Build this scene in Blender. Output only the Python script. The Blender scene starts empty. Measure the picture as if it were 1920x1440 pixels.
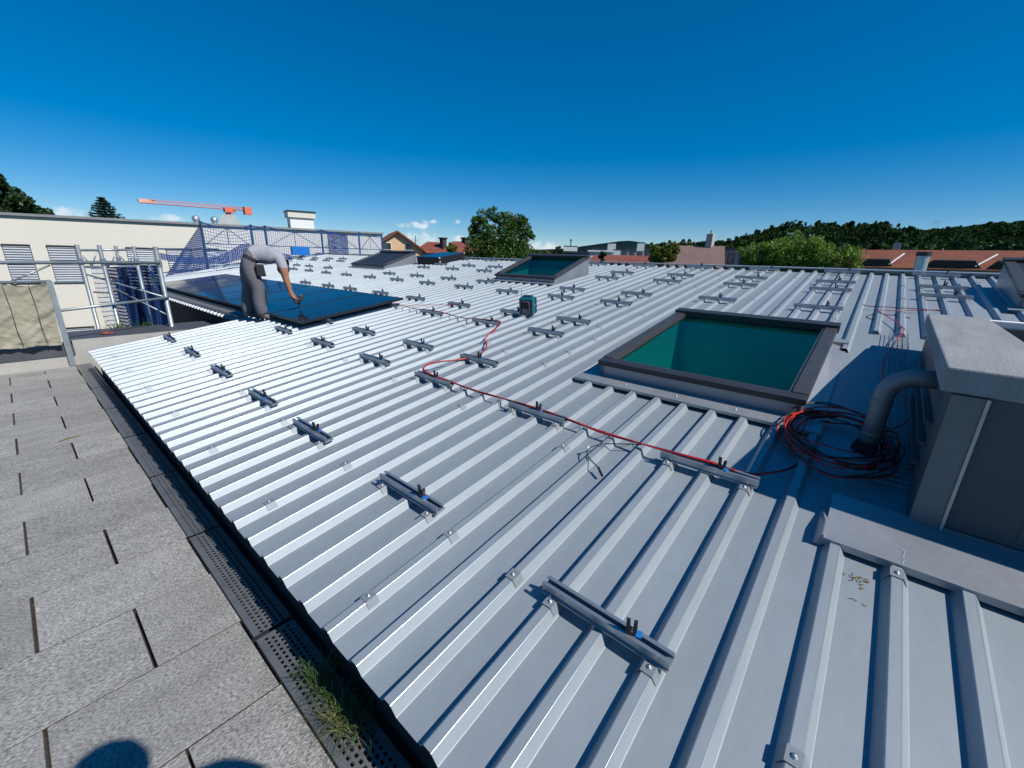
import bpy, bmesh, math, random
import numpy as np
from mathutils import Vector, Matrix, noise as mnoise
R = math.radians
random.seed(7); rng = np.random.default_rng(7)
S = bpy.context.scene
COL = S.collection

# ------------------------------------------------------------ camera
CAM_Z = 1.597
cd = bpy.data.cameras.new('camera'); cam = bpy.data.objects.new('camera', cd); COL.objects.link(cam)
cd.sensor_fit = 'HORIZONTAL'; cd.sensor_width = 36.0; cd.lens = 782.2/1920*36.0
cd.clip_start = 0.02; cd.clip_end = 12000
pi_, ro_, ya_ = R(16.895), R(1.567), R(40.005)
fw = Vector((math.cos(ya_)*math.cos(pi_), math.sin(ya_)*math.cos(pi_), -math.sin(pi_)))
rt = Vector((math.sin(ya_), -math.cos(ya_), 0)); up = rt.cross(fw)
r2 = rt*math.cos(ro_) + up*math.sin(ro_); u2 = -rt*math.sin(ro_) + up*math.cos(ro_)
m = Matrix.Identity(4)
for i in range(3):
    m[i][0], m[i][1], m[i][2] = r2[i], u2[i], -fw[i]
m[2][3] = CAM_Z
cam.matrix_world = m
S.camera = cam

# ------------------------------------------------------------ sky, sun, exposure
SUN_EL, SUN_AZ = 45.5, -82.0          # azimuth measured from +X, towards +Y
W = bpy.data.worlds.new('World'); S.world = W; W.use_nodes = True
wn, wl = W.node_tree.nodes, W.node_tree.links
wn.clear()
sky = wn.new('ShaderNodeTexSky'); sky.sky_type = 'NISHITA'; sky.sun_disc = False
sky.sun_elevation = R(SUN_EL); sky.sun_rotation = R(90.0 - SUN_AZ)
sky.altitude = 2000; sky.air_density = 1.0; sky.dust_density = 0.0; sky.ozone_density = 6.0
bg = wn.new('ShaderNodeBackground'); bg.inputs[1].default_value = 0.14
wo = wn.new('ShaderNodeOutputWorld')
wl.new(bg.outputs[0], wo.inputs[0])
def wnode(t, **k):
    n = wn.new(t)
    for a, b in k.items(): setattr(n, a, b)
    return n
def wmath(op, a, b=None, c=None):
    n = wnode('ShaderNodeMath', operation=op)
    for i, v in enumerate((a, b, c)):
        if v is None: continue
        if hasattr(v, 'is_output'): wl.new(v, n.inputs[i])
        else: n.inputs[i].default_value = v
    return n.outputs[0]
gam = wnode('ShaderNodeHueSaturation'); gam.inputs['Saturation'].default_value = 1.56
tone = wnode('ShaderNodeGamma'); tone.inputs[1].default_value = 0.8
wl.new(sky.outputs[0], tone.inputs[0]); wl.new(tone.outputs[0], gam.inputs['Color'])
# low cumulus far over the valley: soft banks along the horizon, in the sky's own directions
tc = wnode('ShaderNodeTexCoord'); sep = wnode('ShaderNodeSeparateXYZ'); wl.new(tc.outputs['Generated'], sep.inputs[0])
az = wmath('MULTIPLY', wmath('ARCTAN2', sep.outputs[1], sep.outputs[0]), 57.2958)
el = wmath('MULTIPLY', wmath('ARCSINE', sep.outputs[2]), 57.2958)
cmb = wnode('ShaderNodeCombineXYZ'); wl.new(az, cmb.inputs[0]); wl.new(el, cmb.inputs[1])
nz = wnode('ShaderNodeTexNoise'); nz.inputs['Scale'].default_value = 0.75; nz.inputs['Detail'].default_value = 7; nz.inputs['Roughness'].default_value = 0.62
wl.new(cmb.outputs[0], nz.inputs['Vector'])
dens = None
for (ca, ce, ra, re, k) in ((52.6, 3.5, 3.4, .62, 1.0), (50.9, 3.95, 1.5, .5, 1.0), (52.0, 2.1, 4.6, 1.25, .8), (47.2, 2.0, 2.2, .7, .9), (36.4, 1.4, 3.6, 1.05, 1.05),
                            (85.2, 2.8, 2.4, .75, 1.0), (78.0, 2.75, 2.6, .75, .8), (47.6, 4.1, .8, .35, .7), (28, 1.0, 6, .6, .6), (110, 2, 9, 1.5, .9), (135, 1.5, 8, 1.2, .8), (-35, 1.2, 9, 1.0, .7)):
    dx = wmath('DIVIDE', wmath('SUBTRACT', az, ca), ra); dy = wmath('DIVIDE', wmath('SUBTRACT', el, ce), re)
    d2 = wmath('ADD', wmath('MULTIPLY', dx, dx), wmath('MULTIPLY', dy, dy))
    g = wmath('MULTIPLY', wmath('MAXIMUM', wmath('SUBTRACT', 1.0, d2), 0.0), k)
    dens = g if dens is None else wmath('MAXIMUM', dens, g)
thr = wmath('ADD', wmath('MULTIPLY', dens, 1.0), wmath('MULTIPLY', wmath('SUBTRACT', nz.outputs[0], 0.5), 2.6))
mr = wnode('ShaderNodeMapRange'); mr.inputs['From Min'].default_value = 0.48; mr.inputs['From Max'].default_value = 1.15
mr.interpolation_type = 'SMOOTHSTEP'; wl.new(thr, mr.inputs['Value'])
cov = wmath('MULTIPLY', wmath('MINIMUM', wmath('MULTIPLY', dens, 2.2), 1.0), mr.outputs[0])
mx = wnode('ShaderNodeMix', data_type='RGBA'); wl.new(wmath('MULTIPLY', cov, 0.82), mx.inputs['Factor'])
wl.new(gam.outputs[0], mx.inputs[6]); mx.inputs[7].default_value = (5.6, 6.0, 6.6, 1)
wl.new(mx.outputs[2], bg.inputs[0])

sd = bpy.data.lights.new('sun', 'SUN'); sd.energy = 4.8; sd.angle = R(0.53); sd.color = (1.0, 0.965, 0.91)
so = bpy.data.objects.new('sun', sd); COL.objects.link(so)
tosun = Vector((math.cos(R(SUN_EL))*math.cos(R(SUN_AZ)), math.cos(R(SUN_EL))*math.sin(R(SUN_AZ)), math.sin(R(SUN_EL))))
so.rotation_euler = tosun.to_track_quat('Z', 'Y').to_euler(); so.location = (0, -20, 20)
S.view_settings.view_transform = 'Standard'; S.view_settings.look = 'None'
S.view_settings.exposure = 0.0; S.view_settings.gamma = 1.0; S.view_settings.use_curve_mapping = False
S.cycles.max_bounces = 6; S.cycles.transparent_max_bounces = 16; S.cycles.caustics_reflective = False; S.cycles.caustics_refractive = False

# ------------------------------------------------------------ materials
MATS = {}
def mat(name, col, rough=.6, metal=0., var=.12, vscale=4., bump=0., bscale=60., spec=.5, col2=None, patch=.5, stretch=(1, 1, 1), rough_var=0., fine=None, detail=6, objvar=0.):
    if name in MATS: return MATS[name]
    M = bpy.data.materials.new(name); M.use_nodes = True
    n, l = M.node_tree.nodes, M.node_tree.links
    b = n['Principled BSDF']
    b.inputs['Roughness'].default_value = rough; b.inputs['Metallic'].default_value = metal
    b.inputs['Specular IOR Level'].default_value = spec
    t = n.new('ShaderNodeTexCoord'); oi = n.new('ShaderNodeObjectInfo')
    off = n.new('ShaderNodeVectorMath'); off.operation = 'MULTIPLY_ADD'
    mp = n.new('ShaderNodeVectorMath'); mp.operation = 'SCALE'; mp.inputs['Scale'].default_value = 37.
    cx = n.new('ShaderNodeCombineXYZ')
    for k in range(3): l.new(oi.outputs['Random'], cx.inputs[k])
    l.new(cx.outputs[0], mp.inputs[0])
    l.new(t.outputs['Object'], off.inputs[0]); off.inputs[1].default_value = stretch; l.new(mp.outputs[0], off.inputs[2])
    nt = n.new('ShaderNodeTexNoise'); nt.inputs['Scale'].default_value = vscale; nt.inputs['Detail'].default_value = detail; nt.inputs['Roughness'].default_value = .6
    l.new(off.outputs[0], nt.inputs['Vector'])
    c = np.array(col[:3], float); ca = np.clip(c*(1-var), 0, 1); cb = np.clip(c*(1+var), 0, 1) if col2 is None else np.array(col2)
    rp_ = n.new('ShaderNodeValToRGB'); e = rp_.color_ramp.elements
    e[0].position = .5-patch*.5; e[1].position = .5+patch*.5
    e[0].color = (*ca, 1); e[1].color = (*cb, 1)
    l.new(nt.outputs[0], rp_.inputs[0]); outc = rp_.outputs[0]
    if fine:
        f2 = n.new('ShaderNodeTexNoise'); f2.inputs['Scale'].default_value = fine[0]; f2.inputs['Detail'].default_value = 3; f2.inputs['Roughness'].default_value = .7
        l.new(off.outputs[0], f2.inputs['Vector'])
        r2_ = n.new('ShaderNodeMapRange'); r2_.inputs['From Min'].default_value = .3; r2_.inputs['From Max'].default_value = .7
        r2_.inputs['To Min'].default_value = 1-fine[1]; r2_.inputs['To Max'].default_value = 1+fine[1]; l.new(f2.outputs[0], r2_.inputs[0])
        mm = n.new('ShaderNodeMix'); mm.data_type = 'RGBA'; mm.blend_type = 'MULTIPLY'; mm.inputs['Factor'].default_value = 1
        l.new(outc, mm.inputs[6]); l.new(r2_.outputs[0], mm.inputs[7]); outc = mm.outputs[2]
    if objvar:
        ov = n.new('ShaderNodeMapRange'); ov.inputs['To Min'].default_value = 1-objvar; ov.inputs['To Max'].default_value = 1+objvar; l.new(oi.outputs['Random'], ov.inputs[0])
        om = n.new('ShaderNodeMix'); om.data_type = 'RGBA'; om.blend_type = 'MULTIPLY'; om.inputs['Factor'].default_value = 1
        l.new(outc, om.inputs[6]); l.new(ov.outputs[0], om.inputs[7]); outc = om.outputs[2]
    l.new(outc, b.inputs['Base Color'])
    if rough_var:
        r3 = n.new('ShaderNodeMapRange'); r3.inputs['To Min'].default_value = rough-rough_var; r3.inputs['To Max'].default_value = rough+rough_var
        l.new(nt.outputs[0], r3.inputs[0]); l.new(r3.outputs[0], b.inputs['Roughness'])
    if bump:
        n2 = n.new('ShaderNodeTexNoise'); n2.inputs['Scale'].default_value = bscale; n2.inputs['Detail'].default_value = 4
        l.new(off.outputs[0], n2.inputs['Vector'])
        bp = n.new('ShaderNodeBump'); bp.inputs['Strength'].default_value = bump; bp.inputs['Distance'].default_value = .01
        l.new(n2.outputs[0], bp.inputs['Height']); l.new(bp.outputs[0], b.inputs['Normal'])
    MATS[name] = M; return M

ROOF = mat('roof_sheet_paint', (.328, .368, .398), .56, .37, .08, 1.6, .05, 3., spec=.5, patch=.7, rough_var=.05, stretch=(.35, 1, 1), fine=(18, .045), objvar=.05)
ROOFB = mat('roof_bend_highlight', (.40, .43, .46), .29, .6, .10, 9., spec=.7, objvar=.05)      # same paint made lighter and glossier: highlight lines put along the folds
CLIPM = mat('clip_sheet', (.27, .295, .32), .55, .35, .10, 9., objvar=.06)
FLASH = mat('zinc_flashing', (.37, .385, .41), .45, .5, .12, 2.2, .05, 5., rough_var=.08, fine=(30, .06))
ALU = mat('mill_aluminium', (.42, .45, .48), .38, .75, .08, 9., .02, 80., stretch=(1, .15, 1))
SCREW = mat('zinc_screw', (.55, .57, .6), .42, .8, .05)
BLACKP = mat('black_plastic', (.015, .015, .017), .45, 0, .2)
BLUEP = mat('blue_plastic', (.015, .16, .52), .4, 0, .1)
RUBBER = mat('cable_red', (.5, .022, .016), .45, 0, .15, 20)
CABLEB = mat('cable_black', (.012, .012, .014), .5, 0, .1)
STONE = mat('granite_slab', (.315, .305, .285), .75, 0, .28, 4., .7, 120., spec=.3, patch=.8, stretch=(1, 2.2, 1), fine=(85, .75), objvar=.10)
SOIL = mat('joint_soil', (.035, .024, .016), .95, 0, .4, 30)
GRATE = mat('grate_steel', (.25, .255, .26), .42, .6, .2, 8, .05, 60)
DARK = mat('dark_void', (.02, .02, .022), .9, 0, .3)
CONC = mat('concrete_cap', (.27, .275, .275), .75, 0, .26, 3.2, .25, 30., patch=.8, stretch=(.6, 3.4, 1), fine=(60, .12))
PARAP = mat('parapet_concrete', (.42, .40, .36), .85, 0, .14, 3., .2, 40., fine=(70, .1))
BITUM = mat('bitumen_coping', (.075, .078, .085), .6, .1, .2, 4, .1, 40)
CREAM = mat('cream_render', (.70, .66, .57), .9, 0, .05, .5, .1, 90, patch=.9, fine=(12, .03))
WHITE = mat('white_paint', (.78, .77, .74), .7, 0, .05)
LOUV = mat('shutter_slat', (.36, .385, .43), .45, .2, .06)
BRONZE = mat('window_frame_bronze', (.085, .08, .078), .4, .35, .12, 6)
DGREY = mat('dark_grey_frame', (.045, .047, .052), .45, .3, .15)
CURB = mat('curb_sheet', (.33, .35, .38), .42, .5, .12, 3, .05, 8)
SHAFT = mat('white_shaft', (.88, .89, .86), .8, 0, .03)
STEEL = mat('galvanised_tube', (.36, .40, .41), .45, .65, .2, 7, .05, 60)
TARP = mat('tarp_canvas', (.33, .30, .225), .9, 0, .14, 2.5, .5, 9)
PIPE = mat('pipe_zinc', (.24, .25, .265), .55, .35, .2, 5)
GRAV = mat('gravel', (.30, .24, .17), .9, 0, .5, 8)
TEAL = mat('teal_plastic', (.005, .13, .17), .4, 0, .15)
RGREY = mat('radio_grey', (.22, .23, .24), .5, .2, .1)
RED = mat('red_paint', (.22, .06, .045), .6, 0, .2)
CRANE = mat('crane_red', (.72, .17, .11), .5, 0, .08)
TILE = mat('roof_tile_red', (.21, .06, .038), .85, 0, .32, 1.2, .35, 14, fine=(5, .25))
TILEO = mat('roof_tile_orange', (.20, .060, .030), .85, 0, .28, .8, .35, 12, fine=(4, .22))
TILEB = mat('roof_tile_brown', (.20, .125, .105), .85, 0, .12, .6, .3, 12, fine=(4, .1))
PEACH = mat('peach_render', (.72, .46, .26), .9, 0, .05)
GREYB = mat('grey_render', (.27, .29, .33), .9, 0, .1)
DWOOD = mat('dark_wood', (.05, .035, .028), .8, 0, .2)
WGLASS = mat('far_window_glass', (.03, .04, .05), .08, 0, .1, spec=.8)
BARK = mat('bark', (.075, .055, .04), .95, 0, .3, 8, .4, 30)
GROUND = mat('meadow_ground', (.06, .085, .03), .95, 0, .4, .02, col2=(.12, .13, .06))
HILLM = mat('forest_floor', (.018, .04, .015), .95, 0, .4, .05)
HILLF = mat('far_hill_forest', (.0065, .020, .023), 1., 0, .35, .02, spec=0., fine=(.12, .35))
FIELD = mat('hill_meadow', (.07, .12, .035), .95, 0, .35, .03)

def leafmat(name, a, b, trans=.35, gl=True, sc=2.3):
    M = bpy.data.materials.new(name); M.use_nodes = True
    n, l = M.node_tree.nodes, M.node_tree.links; n.remove(n['Principled BSDF'])
    t = n.new('ShaderNodeTexCoord'); nz = n.new('ShaderNodeTexNoise'); nz.inputs['Scale'].default_value = sc; nz.inputs['Detail'].default_value = 8; nz.inputs['Roughness'].default_value = .8
    l.new(t.outputs['Object'], nz.inputs['Vector'])
    rp_ = n.new('ShaderNodeValToRGB'); rp_.color_ramp.elements[0].position = .36; rp_.color_ramp.elements[1].position = .66
    rp_.color_ramp.elements[0].color = (*a, 1); rp_.color_ramp.elements[1].color = (*b, 1); l.new(nz.outputs[0], rp_.inputs[0])
    d = n.new('ShaderNodeBsdfDiffuse'); tr = n.new('ShaderNodeBsdfTranslucent'); g = n.new('ShaderNodeBsdfGlossy'); g.inputs['Roughness'].default_value = .45
    g.inputs['Color'].default_value = (.5, .5, .5, 1)
    m1 = n.new('ShaderNodeMixShader'); m1.inputs[0].default_value = trans; m2 = n.new('ShaderNodeMixShader'); m2.inputs[0].default_value = .04 if gl else 0.
    l.new(rp_.outputs[0], d.inputs[0]); l.new(rp_.outputs[0], tr.inputs[0]); l.new(d.outputs[0], m1.inputs[1]); l.new(tr.outputs[0], m1.inputs[2])
    l.new(m1.outputs[0], m2.inputs[1]); l.new(g.outputs[0], m2.inputs[2]); l.new(m2.outputs[0], n['Material Output'].inputs[0])
    MATS[name] = M; return M
LEAF = leafmat('broad_leaf', (.020, .060, .009), (.12, .22, .035))
LEAFD = leafmat('dark_leaf', (.010, .034, .010), (.040, .085, .022), .2)
LEAFY = leafmat('yellow_green_leaf', (.06, .085, .012), (.20, .22, .035), .35)
LEAFB = leafmat('bright_bush_leaf', (.07, .15, .016), (.24, .36, .06), .4)
NEEDLE = leafmat('conifer_needle', (.008, .026, .014), (.026, .062, .030), .1)
FOREST = leafmat('forest_leaf', (.007, .022, .010), (.062, .11, .03), .1, False, .06)
GRASS = leafmat('sedge_blade', (.025, .065, .018), (.11, .17, .055), .3)
STRAW = leafmat('dry_blade', (.22, .17, .07), (.35, .29, .13), .3)

def glassmat(name, tint, refl=.9, ior=1.5, rough=.0):
    M = bpy.data.materials.new(name); M.use_nodes = True
    n, l = M.node_tree.nodes, M.node_tree.links; n.remove(n['Principled BSDF'])
    tr = n.new('ShaderNodeBsdfTransparent'); tr.inputs[0].default_value = (*tint, 1)
    g = n.new('ShaderNodeBsdfGlossy'); g.inputs['Roughness'].default_value = rough; g.inputs[0].default_value = (refl, refl, refl, 1)
    f = n.new('ShaderNodeFresnel'); f.inputs[0].default_value = ior; ms = n.new('ShaderNodeMixShader')
    ge = n.new('ShaderNodeNewGeometry'); inv = n.new('ShaderNodeMath'); inv.operation = 'SUBTRACT'; inv.inputs[0].default_value = 1.; l.new(ge.outputs['Backfacing'], inv.inputs[1])
    mu = n.new('ShaderNodeMath'); mu.operation = 'MULTIPLY'; l.new(f.outputs[0], mu.inputs[0]); l.new(inv.outputs[0], mu.inputs[1]); l.new(mu.outputs[0], ms.inputs[0])
    l.new(tr.outputs[0], ms.inputs[1]); l.new(g.outputs[0], ms.inputs[2]); l.new(ms.outputs[0], n['Material Output'].inputs[0])
    MATS[name] = M; return M
SGLASS = glassmat('skylight_glass', (.21, .56, .53), .6)

def netmat(name, col, cell, thick, base):
    M = bpy.data.materials.new(name); M.use_nodes = True
    n, l = M.node_tree.nodes, M.node_tree.links; b = n['Principled BSDF']; b.inputs['Base Color'].default_value = (*col, 1); b.inputs['Roughness'].default_value = .7
    t = n.new('ShaderNodeUVMap'); sp = n.new('ShaderNodeSeparateXYZ'); l.new(t.outputs[0], sp.inputs[0])
    def mth(op, a, bb):
        q = n.new('ShaderNodeMath'); q.operation = op
        for i, v in enumerate((a, bb)):
            if hasattr(v, 'is_output'): l.new(v, q.inputs[i])
            else: q.inputs[i].default_value = v
        return q.outputs[0]
    fs = []
    for k in (0, 1):
        fr = mth('FRACT', mth('DIVIDE', sp.outputs[k], cell), 0); fs.append(mth('LESS_THAN', fr, thick))
    a = mth('MAXIMUM', mth('MAXIMUM', fs[0], fs[1]), base)
    tr = n.new('ShaderNodeBsdfTransparent'); ms = n.new('ShaderNodeMixShader')
    l.new(a, ms.inputs[0]); l.new(tr.outputs[0], ms.inputs[1]); l.new(b.outputs[0], ms.inputs[2]); l.new(ms.outputs[0], n['Material Output'].inputs[0])
    MATS[name] = M; return M
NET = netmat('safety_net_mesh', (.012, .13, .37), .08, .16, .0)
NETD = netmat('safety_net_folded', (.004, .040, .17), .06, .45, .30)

def pvmat():
    M = bpy.data.materials.new('solar_glass'); M.use_nodes = True
    n, l = M.node_tree.nodes, M.node_tree.links; b = n['Principled BSDF']
    b.inputs['Roughness'].default_value = .09; b.inputs['Specular IOR Level'].default_value = .18
    t = n.new('ShaderNodeTexCoord'); sp = n.new('ShaderNodeSeparateXYZ'); l.new(t.outputs['Object'], sp.inputs[0])
    def mth(op, a, bb=0.):
        q = n.new('ShaderNodeMath'); q.operation = op
        for i, v in enumerate((a, bb)):
            if hasattr(v, 'is_output'): l.new(v, q.inputs[i])
            else: q.inputs[i].default_value = v
        return q.outputs[0]
    lx = mth('LESS_THAN', mth('FRACT', mth('DIVIDE', sp.outputs[0], .091)), .03); ly = mth('LESS_THAN', mth('FRACT', mth('DIVIDE', sp.outputs[1], .182)), .016)
    mxx = n.new('ShaderNodeMix'); mxx.data_type = 'RGBA'; l.new(mth('MAXIMUM', lx, ly), mxx.inputs['Factor'])
    mxx.inputs[6].default_value = (.006, .012, .028, 1); mxx.inputs[7].default_value = (.012, .016, .026, 1); l.new(mxx.outputs[2], b.inputs['Base Color'])
    MATS['solar_glass'] = M; return M
PV = pvmat()

# ------------------------------------------------------------ mesh helpers
class MB:
    def __init__(s): s.v = []; s.f = []; s.uv = None
    def add(s, vs, fs):
        o = len(s.v); s.v += [tuple(x) for x in vs]; s.f += [tuple(i+o for i in f) for f in fs]; return s
    def box(s, x0, x1, y0, y1, z0, z1):
        return s.add([(x0,y0,z0),(x1,y0,z0),(x1,y1,z0),(x0,y1,z0),(x0,y0,z1),(x1,y0,z1),(x1,y1,z1),(x0,y1,z1)],
                     [(0,3,2,1),(4,5,6,7),(0,1,5,4),(1,2,6,5),(2,3,7,6),(3,0,4,7)])
    def hexa(s, b, t):      # 4 bottom points, 4 top points (ccw)
        return s.add(list(b)+list(t), [(0,3,2,1),(4,5,6,7),(0,1,5,4),(1,2,6,5),(2,3,7,6),(3,0,4,7)])
    def prism(s, poly, axis, a, b):   # 2-D polygon extruded along axis
        n = len(poly)
        def P(p, q):
            if axis == 'y': return (p[0], q, p[1])
            if axis == 'x': return (q, p[0], p[1])
            return (p[0], p[1], q)
        vs = [P(p, a) for p in poly]+[P(p, b) for p in poly]
        fs = [tuple(range(n)), tuple(range(2*n-1, n-1, -1))]+[(i, i+n, (i+1) % n+n, (i+1) % n) for i in range(n)]
        return s.add(vs, fs)
    def cyl(s, p0, p1, r0, r1=None, n=10, cap=True):
        r1 = r0 if r1 is None else r1
        p0, p1 = Vector(p0), Vector(p1); d = (p1-p0).normalized()
        a = d.orthogonal().normalized(); b = d.cross(a)
        vs = [];
        for p, r in ((p0, r0), (p1, r1)):
            for i in range(n):
                t = 2*math.pi*i/n; vs.append(p+(a*math.cos(t)+b*math.sin(t))*r)
        fs = [(i, (i+1) % n, (i+1) % n+n, i+n) for i in range(n)]
        if cap: fs += [tuple(range(n-1, -1, -1)), tuple(range(n, 2*n))]
        return s.add(vs, fs)
    def tube(s, path, r, n=6):
        path = [Vector(p) for p in path]; N = len(path); o = len(s.v); ref = None
        for i, p in enumerate(path):
            d = (path[min(i+1, N-1)]-path[max(i-1, 0)]).normalized()
            if ref is None: ref = d.orthogonal().normalized()
            ref = (ref-d*ref.dot(d)).normalized(); b = d.cross(ref)
            rr = r[i] if isinstance(r, (list, tuple)) else r
            for k in range(n):
                t = 2*math.pi*k/n; s.v.append(tuple(p+(ref*math.cos(t)+b*math.sin(t))*rr))
        for i in range(N-1):
            for k in range(n):
                s.f.append((o+i*n+k, o+i*n+(k+1) % n, o+(i+1)*n+(k+1) % n, o+(i+1)*n+k))
        s.f.append(tuple(o+k for k in range(n-1, -1, -1))); s.f.append(tuple(o+(N-1)*n+k for k in range(n)))
        return s
    def ball(s, c, r, sz=1., seg=10, rings=6):
        o = len(s.v)
        for i in range(rings+1):
            ph = math.pi*i/rings
            for k in range(seg):
                t = 2*math.pi*k/seg; s.v.append((c[0]+r*math.sin(ph)*math.cos(t), c[1]+r*math.sin(ph)*math.sin(t), c[2]+r*sz*math.cos(ph)))
        for i in range(rings):
            for k in range(seg):
                s.f.append((o+i*seg+k, o+(i+1)*seg+k, o+(i+1)*seg+(k+1) % seg, o+i*seg+(k+1) % seg))
        return s
    def mesh(s, name, mt, smooth=False):
        me = bpy.data.meshes.new(name); me.from_pydata(s.v, [], s.f)
        for q in (mt if isinstance(mt, (list, tuple)) else [mt]): me.materials.append(q)
        me.validate(); me.update()
        bm = bmesh.new(); bm.from_mesh(me); bmesh.ops.recalc_face_normals(bm, faces=bm.faces); bm.to_mesh(me); bm.free()
        if smooth:
            for p in me.polygons: p.use_smooth = True
        return me
    def build(s, name, mt, parent=None, loc=(0,0,0), rot=(0,0,0), smooth=False, bevel=0., kind=None):
        return link(name, s.mesh(name, mt, smooth), parent, loc, rot, bevel, kind)
def link(name, me, parent=None, loc=(0,0,0), rot=(0,0,0), bevel=0., kind=None):
    o = bpy.data.objects.new(name, me); COL.objects.link(o); o.location = loc; o.rotation_euler = rot
    if parent is not None: o.parent = parent
    if bevel:
        b = o.modifiers.new('bevel', 'BEVEL'); b.width = bevel; b.segments = 2; b.limit_method = 'ANGLE'; b.angle_limit = R(40)
    if kind: o['kind'] = kind
    return o
def thing(name, label, cat, loc=(0,0,0), rot=(0,0,0), group=None):
    o = bpy.data.objects.new(name, None); COL.objects.link(o); o.location = loc; o.rotation_euler = rot; o.empty_display_size = .1
    return tag(o, label, cat, group)
def tag(o, label, cat, group=None):
    o['label'] = label; o['category'] = cat
    if group: o['group'] = group
    return o
def copy_tree(o, parent=None):
    c = o.copy(); COL.objects.link(c); c.parent = parent
    for ch in list(o.children): copy_tree(ch, c)
    return c

# ------------------------------------------------------------ roof frame
Z0, SL = .1884, .1384
RA = math.atan(SL); CA = math.cos(RA)
PITCH = 1.154/6
def rz(x): return Z0+SL*x
def rp(x, y, off=0.): return Vector((x, y, Z0+SL*x))+Vector((-math.sin(RA), 0, math.cos(RA)))*off
RROT = (0, -RA, 0)
def rib_y(i): return .485+i*PITCH
RIB_H = .037
EAVE, RIDGE = .49, 9.45
YMIN, YMAX = -2.9, 19.6

# ============================================================ GROUND AND TERRACE
GZ = -6.6
g = MB(); Q = 6000
g.add([(-Q,-Q,GZ),(Q,-Q,GZ),(Q,Q,GZ),(-Q,Q,GZ)], [(0,1,2,3)]); g.build('ground', GROUND, kind='structure')

terr = MB().box(-3.2, .56, -3.0, 8.25, GZ, -.045).build('terrace', SOIL, kind='structure')
SR, SX = .434, .6
def slab_poly(x0, x1, y0, y1):
    m_ = MB(); w, d = x1-x0, y1-y0; b = .0015
    m_.hexa([(0,0,-.045),(w,0,-.045),(w,d,-.045),(0,d,-.045)], [(0,0,-b),(w,0,-b),(w,d,-b),(0,d,-b)])
    m_.f.remove(m_.f[1])
    o = len(m_.v); m_.v += [(b,b,0),(w-b,b,0),(w-b,d-b,0),(b,d-b,0)]
    m_.f += [(o,o+1,o+2,o+3)]+[(4+i, 4+(i+1) % 4, o+(i+1) % 4, o+i) for i in range(4)]
    return m_
sl_cache = {}
for j in range(-11, 15):
    y0 = 1.866+j*SR; y1 = y0+SR-.004
    if y1 < -3: continue
    y1 = min(y1, 8.2)
    if y1-y0 < .05: continue
    MB().box(-3.1, .366, y1, y1+.004, -.04, -.0012).build('joint_sand', SOIL, terr)
    xj = (.066 if j % 2 == 0 else -.234)
    for k in range(-5, 3):
        x0 = xj+k*SX+.006; x1 = xj+(k+1)*SX-.006
        x0 = max(x0, -3.1); x1 = min(x1, .366)
        if x1-x0 < .04: continue
        jj = .003*random.uniform(-1, 1)
        key = (round(x1-x0, 3), round(y1-y0, 3))
        if key not in sl_cache: sl_cache[key] = slab_poly(0, x1-x0, 0, y1-y0).mesh('paving_slab', STONE)
        link('paving_slab', sl_cache[key], terr, (x0+jj*.5, y0+jj*.6, random.uniform(-.001, .001)), (random.uniform(-.001,.001), random.uniform(-.002,.002), random.uniform(-.002,.002)))
# light cement line where paving meets the parapet
MB().box(-3.1, .37, 8.19, 8.235, -.03, .006).build('mortar_strip', PARAP, terr)

# perforated drain grate along the eave, 0.98 m lengths
def grate_mesh(L=.98, w=.155):
    m_ = MB(); nx = 5; cell = .027; hole = .0115; hl = .0165; ny = int(L/cell)
    xs = []; mg = .022
    for i in range(nx): c = mg+ (w-2*mg)*(i+.5)/nx; xs += [c-hole/2, c+hole/2]
    X = [0]+xs+[w]
    for i in range(len(X)-1):
        isH = (i % 2 == 1); off = (cell/2 if (i//2) % 2 else 0)
        if not isH:
            m_.add([(X[i],0,0),(X[i+1],0,0),(X[i+1],L,0),(X[i],L,0)], [(0,1,2,3)]); continue
        y = 0.
        for k in range(ny):
            a = k*cell+.004+off; b = a+hl
            if b > L-.006: break
            m_.add([(X[i],y,0),(X[i+1],y,0),(X[i+1],a,0),(X[i],a,0)], [(0,1,2,3)])
            # hole walls
            for (q0, q1) in (((X[i],a),(X[i+1],a)), ((X[i],b),(X[i+1],b)), ((X[i],a),(X[i],b)), ((X[i+1],a),(X[i+1],b))):
                m_.add([(*q0,0),(*q1,0),(*q1,-.004),(*q0,-.004)], [(0,1,2,3)])
            y = b
        m_.add([(X[i],y,0),(X[i+1],y,0),(X[i+1],L,0),(X[i],L,0)], [(0,1,2,3)])
    m_.add([(0,0,0),(0,L,0),(0,L,-.03),(0,0,-.03)], [(0,1,2,3)]); m_.add([(w,0,0),(w,L,0),(w,L,-.03),(w,0,-.03)], [(0,1,2,3)])
    me = bpy.data.meshes.new('drain_grate'); me.from_pydata(m_.v, [], m_.f); me.materials.append(GRATE); me.update(); return me
gm = grate_mesh()
for k in range(-3, 9):
    link('drain_grate', gm, terr, (.372, -.06+k*1.0-.22, .003+random.uniform(-.002, .002)), (0, random.uniform(-.006,.006), 0))
MB().box(.37, .56, -3, 8.2, -.044, -.04).build('drain_channel', DARK, terr)

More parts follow.
